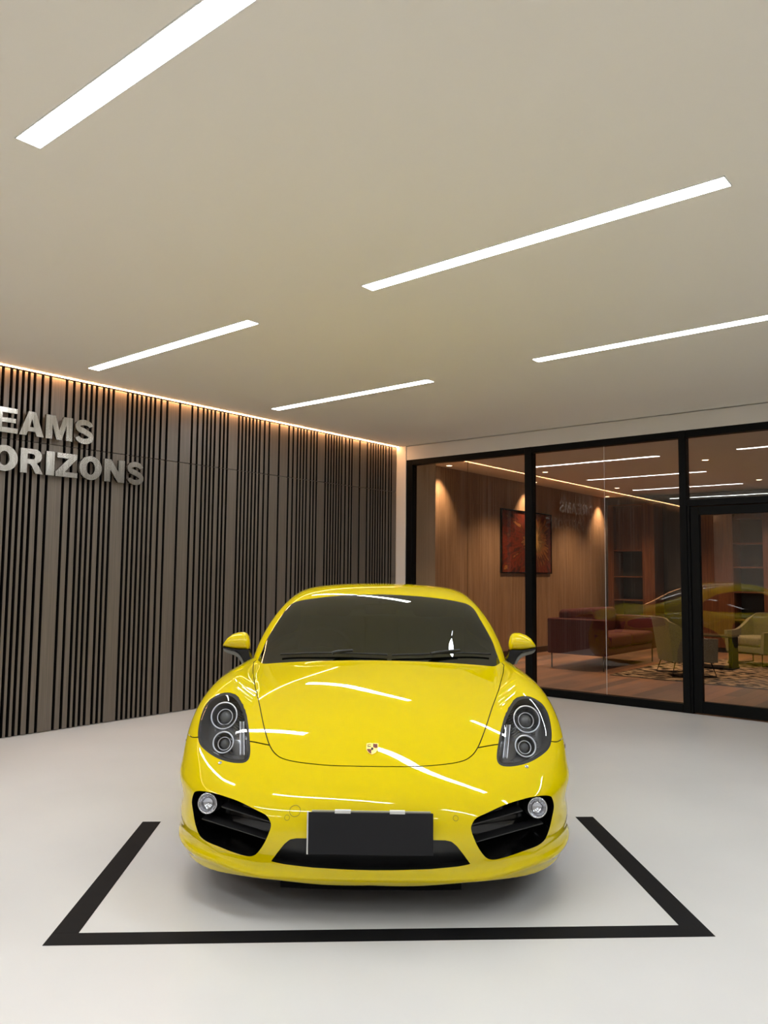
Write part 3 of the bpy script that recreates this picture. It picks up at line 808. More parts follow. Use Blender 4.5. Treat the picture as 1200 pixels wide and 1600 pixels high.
# centre grille pocket with mesh bars
gk = recess('lower_grille', V, Tgr, (0, .05, 0), M_plastic, car, 0, .985)

# ------------------------------------------------------------------ greenhouse
thg = np.linspace(0, radians(100), 110)
Vg, Tg = shell(F_green, .84, 1.75, 3.3, thg, 110, np.linspace(1.75, 3.3, 110), 60)
Vg, Tx, Tg = split(Vg, Tg, F_hull(Vg[:, 0], Vg[:, 1], Vg[:, 2])+.004)
wsl = ws2.copy(); wsl[-1, 0] = 0; wsl[0, 1] -= .03; wsl[0, 0] += .010
wsp = np.vstack([smooth_loop(wsl, 5, closed=False), [(-.2, wsl[-1, 1])], [(-.2, .7)], [(wsl[0, 0], .7)]])
def wsf(V):
    s = poly_sdf(V[:, [0, 2]], wsp); return np.where(V[:, 1] < 2.35, s, np.maximum(s, .2))
Vg, Tw, Tg = split(Vg, Tg, wsf(Vg)); Vg, Tw, Tws = split(Vg, Tw, wsf(Vg)+.0045)
ws_o = half_obj('windscreen', Vg, Tw, F_green, M_wind, car)
half_obj('windscreen_seal', Vg, Tws, F_green, M_rubber, ws_o, offset=-.001)
swin = smooth_loop([(1.80, .888), (1.94, .975), (2.12, 1.075), (2.3, 1.145), (2.5, 1.178), (2.75, 1.168), (3.0, 1.12), (3.22, 1.02), (3.28, .955), (3.15, .905), (2.6, .885), (2.0, .872)], 5)
def swf(V):
    s = poly_sdf(V[:, [1, 2]], swin); return np.where(V[:, 0] > .42, s, np.maximum(s, .2))
Vg, Ts, Tg = split(Vg, Tg, swf(Vg)); Vg, Ts, Tss = split(Vg, Ts, swf(Vg)+.010)
rwin = smooth_loop([(.40, 2.98), (.46, 3.3), (.42, 3.75), (.36, 3.86), (.2, 3.9), (0, 3.91), (-.2, 3.9), (-.36, 3.86), (-.42, 3.75), (-.46, 3.3), (-.40, 2.98), (-.2, 2.93), (0, 2.92), (.2, 2.93)], 4)
s = poly_sdf(Vg[:, [0, 1]], rwin); Vg, Trw, Tg = split(Vg, Tg, s)
half_obj('roof_panel', Vg, Tg, F_green, M_paint, car)
half_obj('rear_window', Vg, Trw, F_green, M_side_glass, car)
for sd in (1, -1):
    sw = half_obj('side_window', Vg, Ts, F_green, M_side_glass, car, side=sd)
    half_obj('window_trim', Vg, Tss, F_green, M_rubber, sw, side=sd)

# ------------------------------------------------------------------ number plate
def car_px_plane(px, yv):
    o, d = px_ray(px); t = (yv-o[1])/d[:, 1]; return o+d*t[:, None]
pq = car_px_plane([(481.5, 1270), (677, 1271), (481.5, 1336), (677, 1337.5)], -.020)
x0, x1 = pq[[0, 2], 0].mean(), pq[[1, 3], 0].mean(); z1, z0 = pq[:2, 2].mean(), pq[2:, 2].mean()
pl = box_obj('number_plate', (x0, -.020, z0), (x1, -.012, z1), mat('plate_blank', (40, 40, 42), 0.8, spec=0.1), car, bev=.002)
box_obj('plate_edge', (x0-.006, -.0145, z0-.001), (x0-.0005, -.008, z1+.001), mat('plate_white', (216, 216, 212), 0.4), pl)
box_obj('plate_rim', (x0+.012, -.0118, z1-.004), (x1-.010, -.007, z1+.0055), mat('plate_grey', (176, 172, 150), 0.4), pl)
for a, b in ((523, 548), (609, 633)):
    q = car_px_plane([(a, 1267), (b, 1270)], -.020)
    box_obj('plate_clip', (q[0, 0], -.021, z1-.003), (q[1, 0], -.006, z1+.009), MATS['plate_white'], pl, bev=.001)
box_obj('plate_bracket', (x0+.03, -.007, z0+.02), (x1-.03, .05, z1-.02), M_plastic, car)

# ------------------------------------------------------------------ crest on the bonnet
cc, _ = px_hit([(581.5, 1170.5)], F_hull); cc = cc[0]; cn = grad(F_hull, cc[None])[0]
M_gold = mat('crest_gold', (196, 160, 90), 0.25, metal=1.0); M_crest_red = mat('crest_red', (110, 34, 14), 0.4); M_crest_black = mat('crest_black', (30, 20, 12), 0.4)
up = np.array([0, .0, 1.0]); up = up-cn*(up @ cn); up /= np.linalg.norm(up); rt = np.cross(up, cn)
if rt[0] < 0: rt = -rt
def on_hood(u, v, d):
    P = cc+rt*u+up*v; f = F_hull(P[None, 0], P[None, 1], P[None, 2])[0]; return tuple(P-cn*f+cn*d)
W_, H_ = .0255, .038
shield = [(-W_, .9*H_), (-.45*W_, H_), (0, .93*H_), (.45*W_, H_), (W_, .9*H_), (W_, .2*H_), (.9*W_, -.25*H_), (.6*W_, -.68*H_), (0, -H_), (-.6*W_, -.68*H_), (-.9*W_, -.25*H_), (-W_, .2*H_)]
def crest_piece(name, poly, a, b, m, parent):
    bm = bmesh.new(); prism(bm, poly, on_hood, b, a); bmesh.ops.recalc_face_normals(bm, faces=bm.faces); return bm_obj(name, bm, m, parent)
cr_o = crest_piece('hood_crest', shield, -.001, .0032, M_gold, car)
crest_piece('crest_field', [(.12*W_, .80*H_), (.85*W_, .78*H_), (.85*W_, .12*H_), (.35*W_, .12*H_), (.12*W_, .34*H_)], .0031, .0040, M_crest_red, cr_o)
crest_piece('crest_field', [(-.88*W_, -.08*H_), (-.34*W_, -.08*H_), (-.10*W_, -.28*H_), (-.08*W_, -.85*H_), (-.52*W_, -.62*H_), (-.80*W_, -.28*H_)], .0031, .0040, M_crest_red, cr_o)
crest_piece('crest_field', [(-.18*W_, .14*H_), (.18*W_, .16*H_), (.20*W_, -.14*H_), (0, -.24*H_), (-.20*W_, -.12*H_)], .0031, .0046, M_crest_black, cr_o)
for hh in (.62, .36):
    crest_piece('crest_bar', [(-.80*W_, hh*H_), (-.22*W_, (hh+.06)*H_), (-.22*W_, (hh-.02)*H_), (-.80*W_, (hh-.10)*H_)], .0031, .0038, M_crest_black, cr_o)

# ------------------------------------------------------------------ small covers on the bumper
M_seam = mat('cover_seam', (128, 112, 0), 0.6)
def disc_line(px, rpx, name):
    c, _ = px_hit([px], F_hull); c = c[0]; n = grad(F_hull, c[None])[0]
    R = rpx*3.05/CAM_F
    ring(name, c-n*.0004, n, R, .0011, M_seam, car, 1, n=28, k=6)
disc_line((461, 1267), 8.6, 'tow_eye_cover')
for q in ((448.5, 1277.5), (712, 1278.5)): disc_line(q, 4.0, 'parking_sensor')

# ------------------------------------------------------------------ air dam under the lip, arch liners, floor pan
xs = np.linspace(-.36, .36, 25); VV = []; FF = []
for x in xs:
    yf = float(NFC(.17)+PL(abs(x)))+.05
    for dy, z in ((0, .215), (.004, .116), (.03, .116), (.03, .215)): VV.append((x, yf+dy, z))
for i in range(24):
    a = 4*i; b = a+4
    for k in range(4): FF.append((a+k, a+(k+1) % 4, b+(k+1) % 4, b+k))
FF += [(3, 2, 1, 0), (96, 97, 98, 99)]
mesh_obj('air_dam', VV, FF, M_under, car)
for sd in (1, -1):
    for nm, a in (('front', AF), ('rear', AR_)):
        bm = bmesh.new(); n = 40; rows = []
        for x in (.50, float(WP(a[0]))-.035):
            rows.append([bm.verts.new((x*sd, a[0]+(a[2]+.004)*cos(t), a[1]+(a[2]+.004)*sin(t))) for t in np.linspace(-.62, pi+.62, n)])
        for i in range(n-1): bm.faces.new((rows[0][i], rows[0][i+1], rows[1][i+1], rows[1][i]))
        bm.faces.new(rows[0])
        bm_obj('arch_liner', bm, M_under, car)

# ------------------------------------------------------------------ wheels
def wheel(a, sd, R, wd, xo):
    c = Vector((sd*(xo-wd/2), a[0], R))
    M = Matrix.Translation(c) @ (Matrix.Rotation(sd*pi/2, 4, 'Y'))
    h = wd/2
    wh = lathe_obj('wheel', [(R-.095, -h*.80), (R-.085, -h*.92), (R-.04, -h), (R-.012, -h*.88), (R, -h*.62), (R, h*.62), (R-.012, h*.88), (R-.04, h), (R-.085, h*.92), (R-.095, h*.80)], M_rubber, car, n=56, M=M, close=True)
    tag(wh, 'black tyre on a silver spoked rim')
    ri = R-.094
    lathe_obj('rim_barrel', [(ri, h*.86), (ri-.012, h*.90), (ri-.022, h*.80), (ri-.03, h*.3), (ri-.05, -h*.6), (ri-.012, -h*.8), (ri, -h*.8)], M_alu, wh, n=56, M=M)
    bm = bmesh.new()
    for k in range(5):
        for e in (-1, 1):
            a0 = 2*pi*k/5; a1 = a0+e*.22
            pa = Vector((.045*cos(a0+e*.5), .045*sin(a0+e*.5), h*.56)); pb = Vector(((ri-.014)*cos(a1), (ri-.014)*sin(a1), h*.80))
            t = (pb-pa).normalized(); nn = Vector((-t.y, t.x, 0)).normalized()
            q = [pa+nn*.017, pa-nn*.017, pb-nn*.013, pb+nn*.013]
            A = [bm.verts.new(M @ v) for v in q]; B = [bm.verts.new(M @ (v-Vector((0, 0, .028)))) for v in q]
            bm.faces.new(A); bm.faces.new(B[::-1])
            for i in range(4): bm.faces.new((A[i], B[i], B[(i+1) % 4], A[(i+1) % 4]))
    bm_lathe(bm, [(0, h*.70), (.03, h*.70), (.034, h*.64), (.075, h*.60), (.078, h*.3), (0, h*.3)], 28, M)
    bmesh.ops.recalc_face_normals(bm, faces=bm.faces)
    bm_obj('spokes', bm, M_alu, wh)
    lathe_obj('brake_disc', [(.06, -h*.1), (.158, -h*.1), (.158, -h*.3), (.06, -h*.3)], M_dark_grey, wh, n=40, M=M, close=True)
for sd in (1, -1):
    wheel(AF, sd, .322, .232, .872); wheel(AR_, sd, .332, .262, .892)

# ------------------------------------------------------------------ door mirrors
MZ = .000484
def mpt(zx, zy): return ((322-zx)*MZ, (400-zy)*MZ)         # traced at 8x, x outwards from the mirror's middle
TOPC = [mpt(*q) for q in ((155, 468), (162, 440), (180, 415), (220, 362), (280, 321), (350, 300), (415, 297), (450, 312), (474, 350), (486, 400), (488, 450), (482, 492), (470, 503))]
BOTC = [mpt(*q) for q in ((155, 470), (163, 474), (180, 480), (220, 489), (280, 499), (350, 508), (415, 511), (450, 509), (465, 507), (474, 506), (476, 505), (474, 504), (470, 503))]
def cap_mesh(s):
    """mirror cap: traced front outline, bulging forwards, blunt glass side behind"""
    n = len(TOPC); k = 17; V, T = [], []
    for a, b in zip(TOPC, BOTC):
        m = np.array([(a[0]+b[0])/2, (a[1]+b[1])/2]); d = (np.array(a)-np.array(b))/2
        hgt = np.linalg.norm(d)
        for j in range(k):
            t = pi*j/(k-1)
            p = m+d*cos(t); V.append((s*p[0], -.085*(min(1, hgt/.035))**.6*sin(t)**.8, p[1]))
        V.append((s*m[0], .028, m[1]))
    kk = k+1
    for i in range(n-1):
        for j in range(kk):
            a = i*kk+j; b = i*kk+(j+1) % kk; T += [(a, b, b+kk), (a, b+kk, a+kk)]
    return V, (T if s == -1 else [t[::-1] for t in T])
def slab(name, poly, s, y0, y1, m_, parent, bev=.004):
    bm = bmesh.new(); prism(bm, [(s*u, v) for u, v in poly], lambda u, v, d: (u, d, v), y0, y1)
    bmesh.ops.recalc_face_normals(bm, faces=bm.faces)
    bmesh.ops.bevel(bm, geom=list(bm.edges), offset=bev, segments=2, affect='EDGES', clamp_overlap=True)
    return bm_obj(name, bm, m_, parent, smooth=True, sharp=60)
for sd in (-1, 1):
    mp = car_px_plane([(370.25, 1000) if sd < 0 else (815.4, 1001.5)], 1.70)[0]
    mt = bpy.data.objects.new('door_mirror', None); mt.location = tuple(mp); link(mt, car)
    Vm, Tm = cap_mesh(sd); o = mesh_obj('mirror_cap', Vm, Tm, M_paint, mt, smooth=True)
    slab('mirror_trim', [mpt(*q) for q in ((166, 470), (280, 494), (350, 504), (474, 500), (482, 512), (380, 524), (280, 514), (170, 486))], sd, -.066, .03, M_glossblack, mt, .002)
    slab('mirror_arm', [mpt(*q) for q in ((300, 508), (480, 505), (500, 600), (545, 650), (520, 690), (430, 692), (420, 660), (385, 590), (340, 545), (300, 525))], sd, -.028, .035, M_glossblack, mt, .006)
    slab('mirror_strip', [mpt(*q) for q in ((164, 484), (230, 502), (300, 522), (340, 545), (385, 590), (428, 672), (414, 692), (370, 625), (340, 594), (290, 573), (205, 548), (172, 522))], sd, -.045, .03, M_dark_grey, mt, .005)

# ------------------------------------------------------------------ wipers
def on_glass(px, lift):
    P, ok = px_hit(px, F_green); n = grad(F_green, P); return P+n*lift
for pts in ([(440, 1026), (500, 1024.2), (560, 1025), (605, 1027)], [(612, 1027.5), (660, 1026), (710, 1023.8), (765, 1025.5)]):
    P = on_glass(pts, .016)
    wp_ = tube_obj('wiper', [tuple(q) for q in smooth_loop(P, 5, closed=False)], .0055, M_rubber, car, n=8)
for pts in ([(520, 1027), (533, 1024), (552, 1022.5)], [(672, 1028), (690, 1024.5), (716, 1022)]):
    P = on_glass(pts, .026)
    tube_obj('wiper_arm', [tuple(q) for q in smooth_loop(P, 5, closed=False)], [.010]*5+[.008]*6, M_plastic, car, n=8)

# ------------------------------------------------------------------ cabin
bm = bmesh.new(); bm_box(bm, (-.66, 1.62, .30), (.66, 3.55, .62)); bm_obj('cabin_floor', bm, M_inter, car)
for sd in (1, -1):
    bm = bmesh.new(); bm_box(bm, (min(sd*.66, sd*.74), 1.55, .30), (max(sd*.66, sd*.74), 3.35, .845), .015, 2); bm_obj('door_card', bm, M_inter, car)
# dashboard: a swept section
VV, FF = [], []
sec = [(1.30, .60), (1.30, .835), (1.42, .872), (1.60, .890), (1.74, .885), (1.80, .855), (1.82, .78), (1.84, .60)]
for x in np.linspace(-.66, .66, 15):
    for y, z in sec:
        hump = .035*math.exp(-((x+.36)/.17)**2)*(1 if y > 1.55 and z > .8 else 0)
        VV.append((x, y+.30*x*x, z-.03*x*x+hump))
k = len(sec)
for i in range(14):
    for j in range(k-1): FF.append((i*k+j, i*k+k+j, i*k+k+j+1, i*k+j+1))
FF += [tuple(range(k)), tuple(range(14*k+k-1, 14*k-1, -1))]
mesh_obj('dashboard', VV, FF, M_inter, car, smooth=False)
sw_n = np.array([0, .90, .43]); swc = np.array([-.36, 1.98, .865])
sw_o = ring('steering_wheel', swc, sw_n, .178, .0135, mat('wheel_leather', (40, 40, 38), 0.5), car, 1, n=48)
lathe_obj('wheel_hub', [(0, .02), (.05, .018), (.07, .0), (.06, -.03), (0, -.05)], M_inter, sw_o, n=24, M=facing(swc, sw_n))
for ang in (0, pi, 1.5*pi):
    Mx = facing(swc, sw_n); a = Mx @ Vector((.05*cos(ang), .05*sin(ang), 0)); b = Mx @ Vector((.175*cos(ang), .175*sin(ang), 0))
    tube_obj('wheel_spoke', [tuple(a), tuple(b)], .013, M_inter, sw_o, n=8)
M_seat = mat('seat_leather', (28, 28, 27), 0.55)
for sx in (-.36, .36):
    st = bpy.data.objects.new('seat', None); st.location = (sx, 2.45, .55); link(st, car)
    bm = bmesh.new(); bm_box(bm, (-.25, -.30, 0), (.25, .25, .16), .05, 3); bm_obj('seat_cushion', bm, M_seat, st, smooth=True)
    sh = Matrix(((1, 0, 0, 0), (0, 1, .32, .20), (0, 0, 1, .10), (0, 0, 0, 1)))
    bm = bmesh.new(); bm_box(bm, (-.24, -.06, 0), (.24, .08, .40), .05, 3, M=sh); bm_obj('seat_back', bm, M_seat, st, smooth=True)
    bm = bmesh.new(); bm_box(bm, (-.13, -.05, .40), (.13, .06, .56), .045, 3, M=sh); bm_obj('headrest', bm, M_seat, st, smooth=True)
bm = bmesh.new(); bm_box(bm, (-.72, 3.3, .60), (.72, 3.36, 1.02), .02, 2); bm_obj('bulkhead', bm, M_inter, car)
bm = bmesh.new(); bm_box(bm, (-.10, -.012, -.028), (.10, .012, .028), .012, 3, M=Matrix.Translation((.0, 1.98, 1.135))); rv = bm_obj('interior_mirror', bm, M_inter, car, smooth=True)
tube_obj('mirror_stem', [(0, 1.985, 1.15), (0, 1.975, 1.195)], .012, M_inter, rv, n=8)

# ------------------------------------------------------------------ tail of the car
bm = bmesh.new(); bm_box(bm, (-.26, 4.30, .40), (.26, 4.375, .52), .01, 2); bm_obj('rear_plate_recess', bm, M_plastic, car, smooth=True)
for sx in (-.045, .045):
    lathe_obj('tail_pipe', [(.040, -.10), (.040, .05), (.034, .05), (.034, -.10)], M_chrome, car, n=24, M=Matrix.Translation((sx, 4.30, .25)) @ Matrix.Rotation(-pi/2, 4, 'X'))
for sd in (1, -1):
    bm = bmesh.new(); bm_tube(bm, [(sd*(float(WP(2.55)-TK(.74))*1.0+.010), 2.46, .735), (sd*(float(WP(2.55)-TK(.74))+.024), 2.50, .737), (sd*(float(WP(2.55)-TK(.74))+.024), 2.60, .740), (sd*(float(WP(2.6)-TK(.74))+.010), 2.64, .740)], .010, 8)
    bm_obj('door_handle', bm, M_paint, car, smooth=True)

# ================================================================== the lounge behind the glass
def world_hit(px, axis, val):
    d = CF+CR*(px[0]-600)/CAM_F+CU*(800-px[1])/CAM_F; t = (val-CAM_POS[axis])/d[axis]; return CAM_POS+t*d
M_veneer = mat('oak_veneer', (150, 122, 94), 0.5)
add_noise_color(M_veneer, (136, 108, 82), (160, 132, 104), scale=3.0, detail=6, stretch=(14, 14, 0.5), rough=(0.42, 0.58))
M_walnut = mat('walnut', (112, 66, 36), 0.42)
add_noise_color(M_walnut, (78, 42, 22), (108, 64, 36), scale=3.0, detail=6, stretch=(16, 16, 0.6), rough=(0.35, 0.5))
M_greige = mat('greige_paint', (214, 206, 184), 0.7)
M_lceil = mat('lounge_ceiling_paint', (226, 214, 198), 0.8)
M_ldark = mat('charcoal_paint', (52, 50, 50), 0.6)
M_shelfdark = mat('shelf_charcoal', (44, 42, 42), 0.5)
M_sofa = mat('maroon_fabric', (96, 26, 26), 0.85)
add_noise_color(M_sofa, (66, 16, 17), (84, 24, 22), scale=60, detail=3, bump=0.3)
M_linen = mat('linen_fabric', (158, 152, 128), 0.85)
add_noise_color(M_linen, (116, 110, 92), (138, 131, 110), scale=80, detail=3, bump=0.3)
M_tabletop = mat('table_lacquer', (70, 66, 48), 0.25)
M_baseb = mat('baseboard_dark', (58, 38, 26), 0.5)
# plank floor
M_plank = mat('oak_planks', (140, 96, 62), 0.38)
N, L, b = nodes(M_plank)
tc = N.new('ShaderNodeTexCoord'); mp = N.new('ShaderNodeMapping'); mp.inputs['Rotation'].default_value = (0, 0, pi/2)
br = N.new('ShaderNodeTexBrick'); br.inputs['Scale'].default_value = 1.0; br.inputs['Brick Width'].default_value = 1.5; br.inputs['Row Height'].default_value = 0.16
br.inputs['Mortar Size'].default_value = 0.003; br.inputs['Color1'].default_value = (*lin((182, 126, 84)), 1); br.inputs['Color2'].default_value = (*lin((104, 68, 42)), 1); br.inputs['Mortar'].default_value = (*lin((70, 44, 28)), 1)
no = N.new('ShaderNodeTexNoise'); no.inputs['Scale'].default_value = 3; no.inputs['Detail'].default_value = 6
m2 = N.new('ShaderNodeMapping'); m2.inputs['Scale'].default_value = (14, 1, 1)
mx = N.new('ShaderNodeMix'); mx.data_type = 'RGBA'; mx.blend_type = 'MULTIPLY'; mx.inputs[0].default_value = 0.45
L.new(tc.outputs['Object'], mp.inputs[0]); L.new(mp.outputs[0], br.inputs['Vector']); L.new(tc.outputs['Object'], m2.inputs[0]); L.new(m2.outputs[0], no.inputs['Vector'])
L.new(br.outputs['Color'], mx.inputs[6]); L.new(no.outputs['Fac'], mx.inputs[7])
br2 = N.new('ShaderNodeBrightContrast'); br2.inputs[1].default_value = 0.06
L.new(mx.outputs[2], br2.inputs[0]); L.new(br2.outputs[0], b.inputs['Base Color'])

LX, LY, LZ = -.37, 7.45, 3.0
o = box_obj('floor_lounge', (-.6, .0, -.2), (RX1+.2, LY+.2, -.0005), M_plank); tag(o, 'oak plank floor of the lounge', kind='structure')
o = box_obj('ceiling_lounge', (-.6, .16, LZ), (RX1+.2, LY+.2, LZ+.2), M_lceil); tag(o, 'warm lit lounge ceiling', kind='structure')
wv = box_obj('wall_lounge_left', (-.6, .0, 0), (LX-.012, LY+.2, LZ), M_walnut); tag(wv, 'oak veneer wall of the lounge', kind='structure')
ys_ = [1.12, 2.42, 3.64, 4.86, 6.08, 7.30]
for a, c in zip(ys_, ys_[1:]):
    box_obj('wall_panel', (LX-.012, a+.002, .10), (LX, c-.002, LZ), M_veneer, wv, bev=.001)
box_obj('wall_panel', (LX-.012, 7.304, .10), (LX, LY, LZ), M_veneer, wv)
bb = box_obj('baseboard_lounge', (LX-.012, 1.12, 0), (LX+.012, LY, .098), M_baseb); tag(bb, kind='structure')
o = box_obj('wall_lounge_pier', (-.6, .151, 0), (LX+.20, 1.115, LZ), M_greige); tag(o, 'greige painted pier beside the glazing', kind='structure')
o = box_obj('wall_lounge_back', (LX, LY, 0), (RX1+.2, LY+.2, LZ), M_ldark); tag(o, 'charcoal back wall of the lounge', kind='structure')
o = box_obj('wall_lounge_right', (RX1, .16, 0), (RX1+.2, LY, LZ), M_ldark); tag(o, 'charcoal side wall of the lounge', kind='structure')

# tall cabinets and open shelves along the back wall
YF = 6.95
def bx(px): return float(world_hit((px, 900), 1, YF)[0])
def cabinet(label, xa, xb, niches, m_body, m_in, top=2.62):
    """carcass of boards with open niches; niches = list of (x0, x1, [shelf heights])"""
    t = empty('wall_cabinet', ((xa+xb)/2, YF, 0), label=label, cat='cabinet', group='tall wooden units along the back of the lounge')
    inv = Matrix.Translation(t.location).inverted()
    def put(o): o.parent = t; o.matrix_parent_inverse = inv; return o
    put(box_obj('plinth', (xa, YF+.03, 0), (xb, LY-.002, .08), m_in))
    put(box_obj('back_panel', (xa, LY-.022, .08), (xb, LY-.004, top), m_in))
    put(box_obj('top_board', (xa, YF, top-.03), (xb, LY-.023, top), m_body))
    cur = xa
    for x0, x1, hs in niches:
        put(box_obj('door_panel', (cur, YF, .085), (x0, LY-.023, top-.031), m_body, bev=.002))
        for h in hs: put(box_obj('shelf', (x0+.001, YF+.012, h-.012), (x1-.001, LY-.023, h+.012), m_body))
        hz = hs[-1]+.013
        put(box_obj('upper_panel', (x0+.001, YF+.15, hz), (x1-.001, LY-.023, top-.031), m_body))
        cur = x1
    put(box_obj('door_panel', (cur, YF, .085), (xb, LY-.023, top-.031), m_body, bev=.002))
    return t
cabinet('tall walnut unit with an open dark niche beside the oak wall', bx(950), bx(1023), [(bx(959), bx(1004), [.10, .45, .90, 1.36, 1.88])], M_walnut, M_shelfdark, 2.80)
cabinet('wide walnut unit seen through the glass door with charcoal open shelves', bx(1084), bx(1206), [(bx(1146), bx(1193), [.10, .60, 1.10, 1.55, 1.98, 2.45])], M_walnut, M_shelfdark, 2.62)

# framed abstract picture on the oak wall
pa = mat('abstract_canvas', (90, 40, 20), 0.45)
N, L, b = nodes(pa)
tc = N.new('ShaderNodeTexCoord'); sp = N.new('ShaderNodeSeparateXYZ'); L.new(tc.outputs['Object'], sp.inputs[0])
def mth(op, a, c=None, v=None):
    n = N.new('ShaderNodeMath'); n.operation = op
    if isinstance(a, float): n.inputs[0].default_value = a
    else: L.new(a, n.inputs[0])
    if c is not None:
        if isinstance(c, float): n.inputs[1].default_value = c
        else: L.new(c, n.inputs[1])
    return n.outputs[0]
yy_ = mth('SUBTRACT', sp.outputs['Y'], 0.30); zz_ = mth('SUBTRACT', sp.outputs['Z'], 0.05)
rad_ = mth('SQRT', mth('ADD', mth('MULTIPLY', yy_, yy_), mth('MULTIPLY', zz_, zz_)))
ang_ = mth('ARCTAN2', zz_, yy_)
cb = N.new('ShaderNodeCombineXYZ'); L.new(mth('MULTIPLY', ang_, 5.0), cb.inputs[0]); L.new(mth('MULTIPLY', rad_, 1.2), cb.inputs[1])
n1 = N.new('ShaderNodeTexNoise'); n1.inputs['Scale'].default_value = 2.2; n1.inputs['Detail'].default_value = 4; L.new(cb.outputs[0], n1.inputs['Vector'])
n2 = N.new('ShaderNodeTexNoise'); n2.inputs['Scale'].default_value = 5; n2.inputs['Detail'].default_value = 7; L.new(tc.outputs['Object'], n2.inputs['Vector'])
glow = mth('POWER', mth('SUBTRACT', 1.0, mth('MINIMUM', mth('MULTIPLY', rad_, 1.5), 0.99)), 1.6)
val = mth('ADD', mth('MULTIPLY', glow, 0.55), mth('MULTIPLY', mth('MULTIPLY', n1.outputs['Fac'], n2.outputs['Fac']), 1.25))
cr = N.new('ShaderNodeValToRGB'); e = cr.color_ramp.elements
e[0].position = 0.20; e[0].color = (*lin((52, 16, 8)), 1); e[1].position = 0.85; e[1].color = (*lin((236, 190, 110)), 1)
for pos, c in ((0.30, (120, 44, 20)), (0.42, (70, 30, 14)), (0.50, (170, 110, 56)), (0.60, (110, 84, 48))):
    q = e.new(pos); q.color = (*lin(c), 1)
L.new(val, cr.inputs[0]); L.new(cr.outputs[0], b.inputs['Base Color'])
pc = empty('wall_picture', (LX+.002, 4.115, 1.945), label='large abstract picture in rust and gold on the oak lounge wall', cat='picture')
hw_, hh_ = .885, .545
box_obj('canvas', (.004, -hw_+.022, -hh_+.022), (.022, hw_-.022, hh_-.022), pa, pc)
for lo, hi in (((0, -hw_, -hh_), (.035, -hw_+.022, hh_)), ((0, hw_-.022, -hh_), (.035, hw_, hh_)), ((0, -hw_+.022, hh_-.022), (.035, hw_-.022, hh_)), ((0, -hw_+.022, -hh_), (.035, hw_-.022, -hh_+.022))):
    box_obj('picture_frame', lo, hi, M_glossblack, pc)

# rug
M_rug = mat('distressed_rug', (120, 104, 86), 0.95, spec=0.1)
add_noise_color(M_rug, (22, 19, 19), (176, 154, 128), scale=8, detail=8, lo=0.44, hi=0.56, stretch=(1, 1.6, 1), bump=0.6)
rg = empty('area_rug', (3.42, 4.0, 0), label='distressed brown and beige rug under the armchairs', cat='rug')
bm = bmesh.new(); bm_box(bm, (-1.5, -1.63, 0), (1.5, 1.63, .010), .004); bm_obj('rug_pile', bm, M_rug, rg)
for sy in (-1, 1):
    bm = bmesh.new(); bm_box(bm, (-1.5, sy*1.645-.015, 0), (1.5, sy*1.645+.015, .007)); bm_obj('rug_binding', bm, M_ldark, rg)

# sofa, its back towards the glass
def cushion(name, lo, hi, m, parent, bev=.05):
    bm = bmesh.new(); bm_box(bm, lo, hi, bev, 4)
    for v in bm.verts:
        c = Vector(((lo[0]+hi[0])/2, (lo[1]+hi[1])/2, (lo[2]+hi[2])/2)); r = v.co-c
        fx = 1-(abs(r.x)/((hi[0]-lo[0])/2))**2; fy = 1-(abs(r.y)/((hi[1]-lo[1])/2))**2
        v.co.z += .02*fx*max(fy, 0)*(1 if r.z > 0 else -1)*.6
    return bm_obj(name, bm, m, parent, smooth=True)
sf = empty('sofa', (.83, 2.60, 0), label='maroon sofa with slim metal legs, its end panel turned to the glass partition', cat='sofa')
SL = 1.95
for y in (0, SL-.12): box_obj('arm_panel', (0, y, .215), (.92, y+.12, .735), M_sofa, sf, bev=.02, seg=3)
box_obj('back_panel', (0, .12, .215), (.12, SL-.12, .735), M_sofa, sf, bev=.015, seg=2)
box_obj('seat_base', (.12, .12, .215), (.90, SL-.12, .32), M_sofa, sf, bev=.015, seg=2)
hl = (SL-.24)/2
for k in (0, 1):
    cushion('seat_cushion', (.30, .12+hl*k+.004, .32), (.93, .12+hl*(k+1)-.004, .50), M_sofa, sf)
    cushion('back_cushion', (.10, .15+hl*k, .46), (.32, .09+hl*(k+1), .86), M_sofa, sf, .06)
M_leg = mat('leg_metal', (90, 88, 84), 0.3, metal=0.9)
for sx in (.05, .87):
    for y in (.05, SL-.05): tube_obj('leg', [(sx, y, 0), (sx, y, .216)], .011, M_leg, sf, n=10)

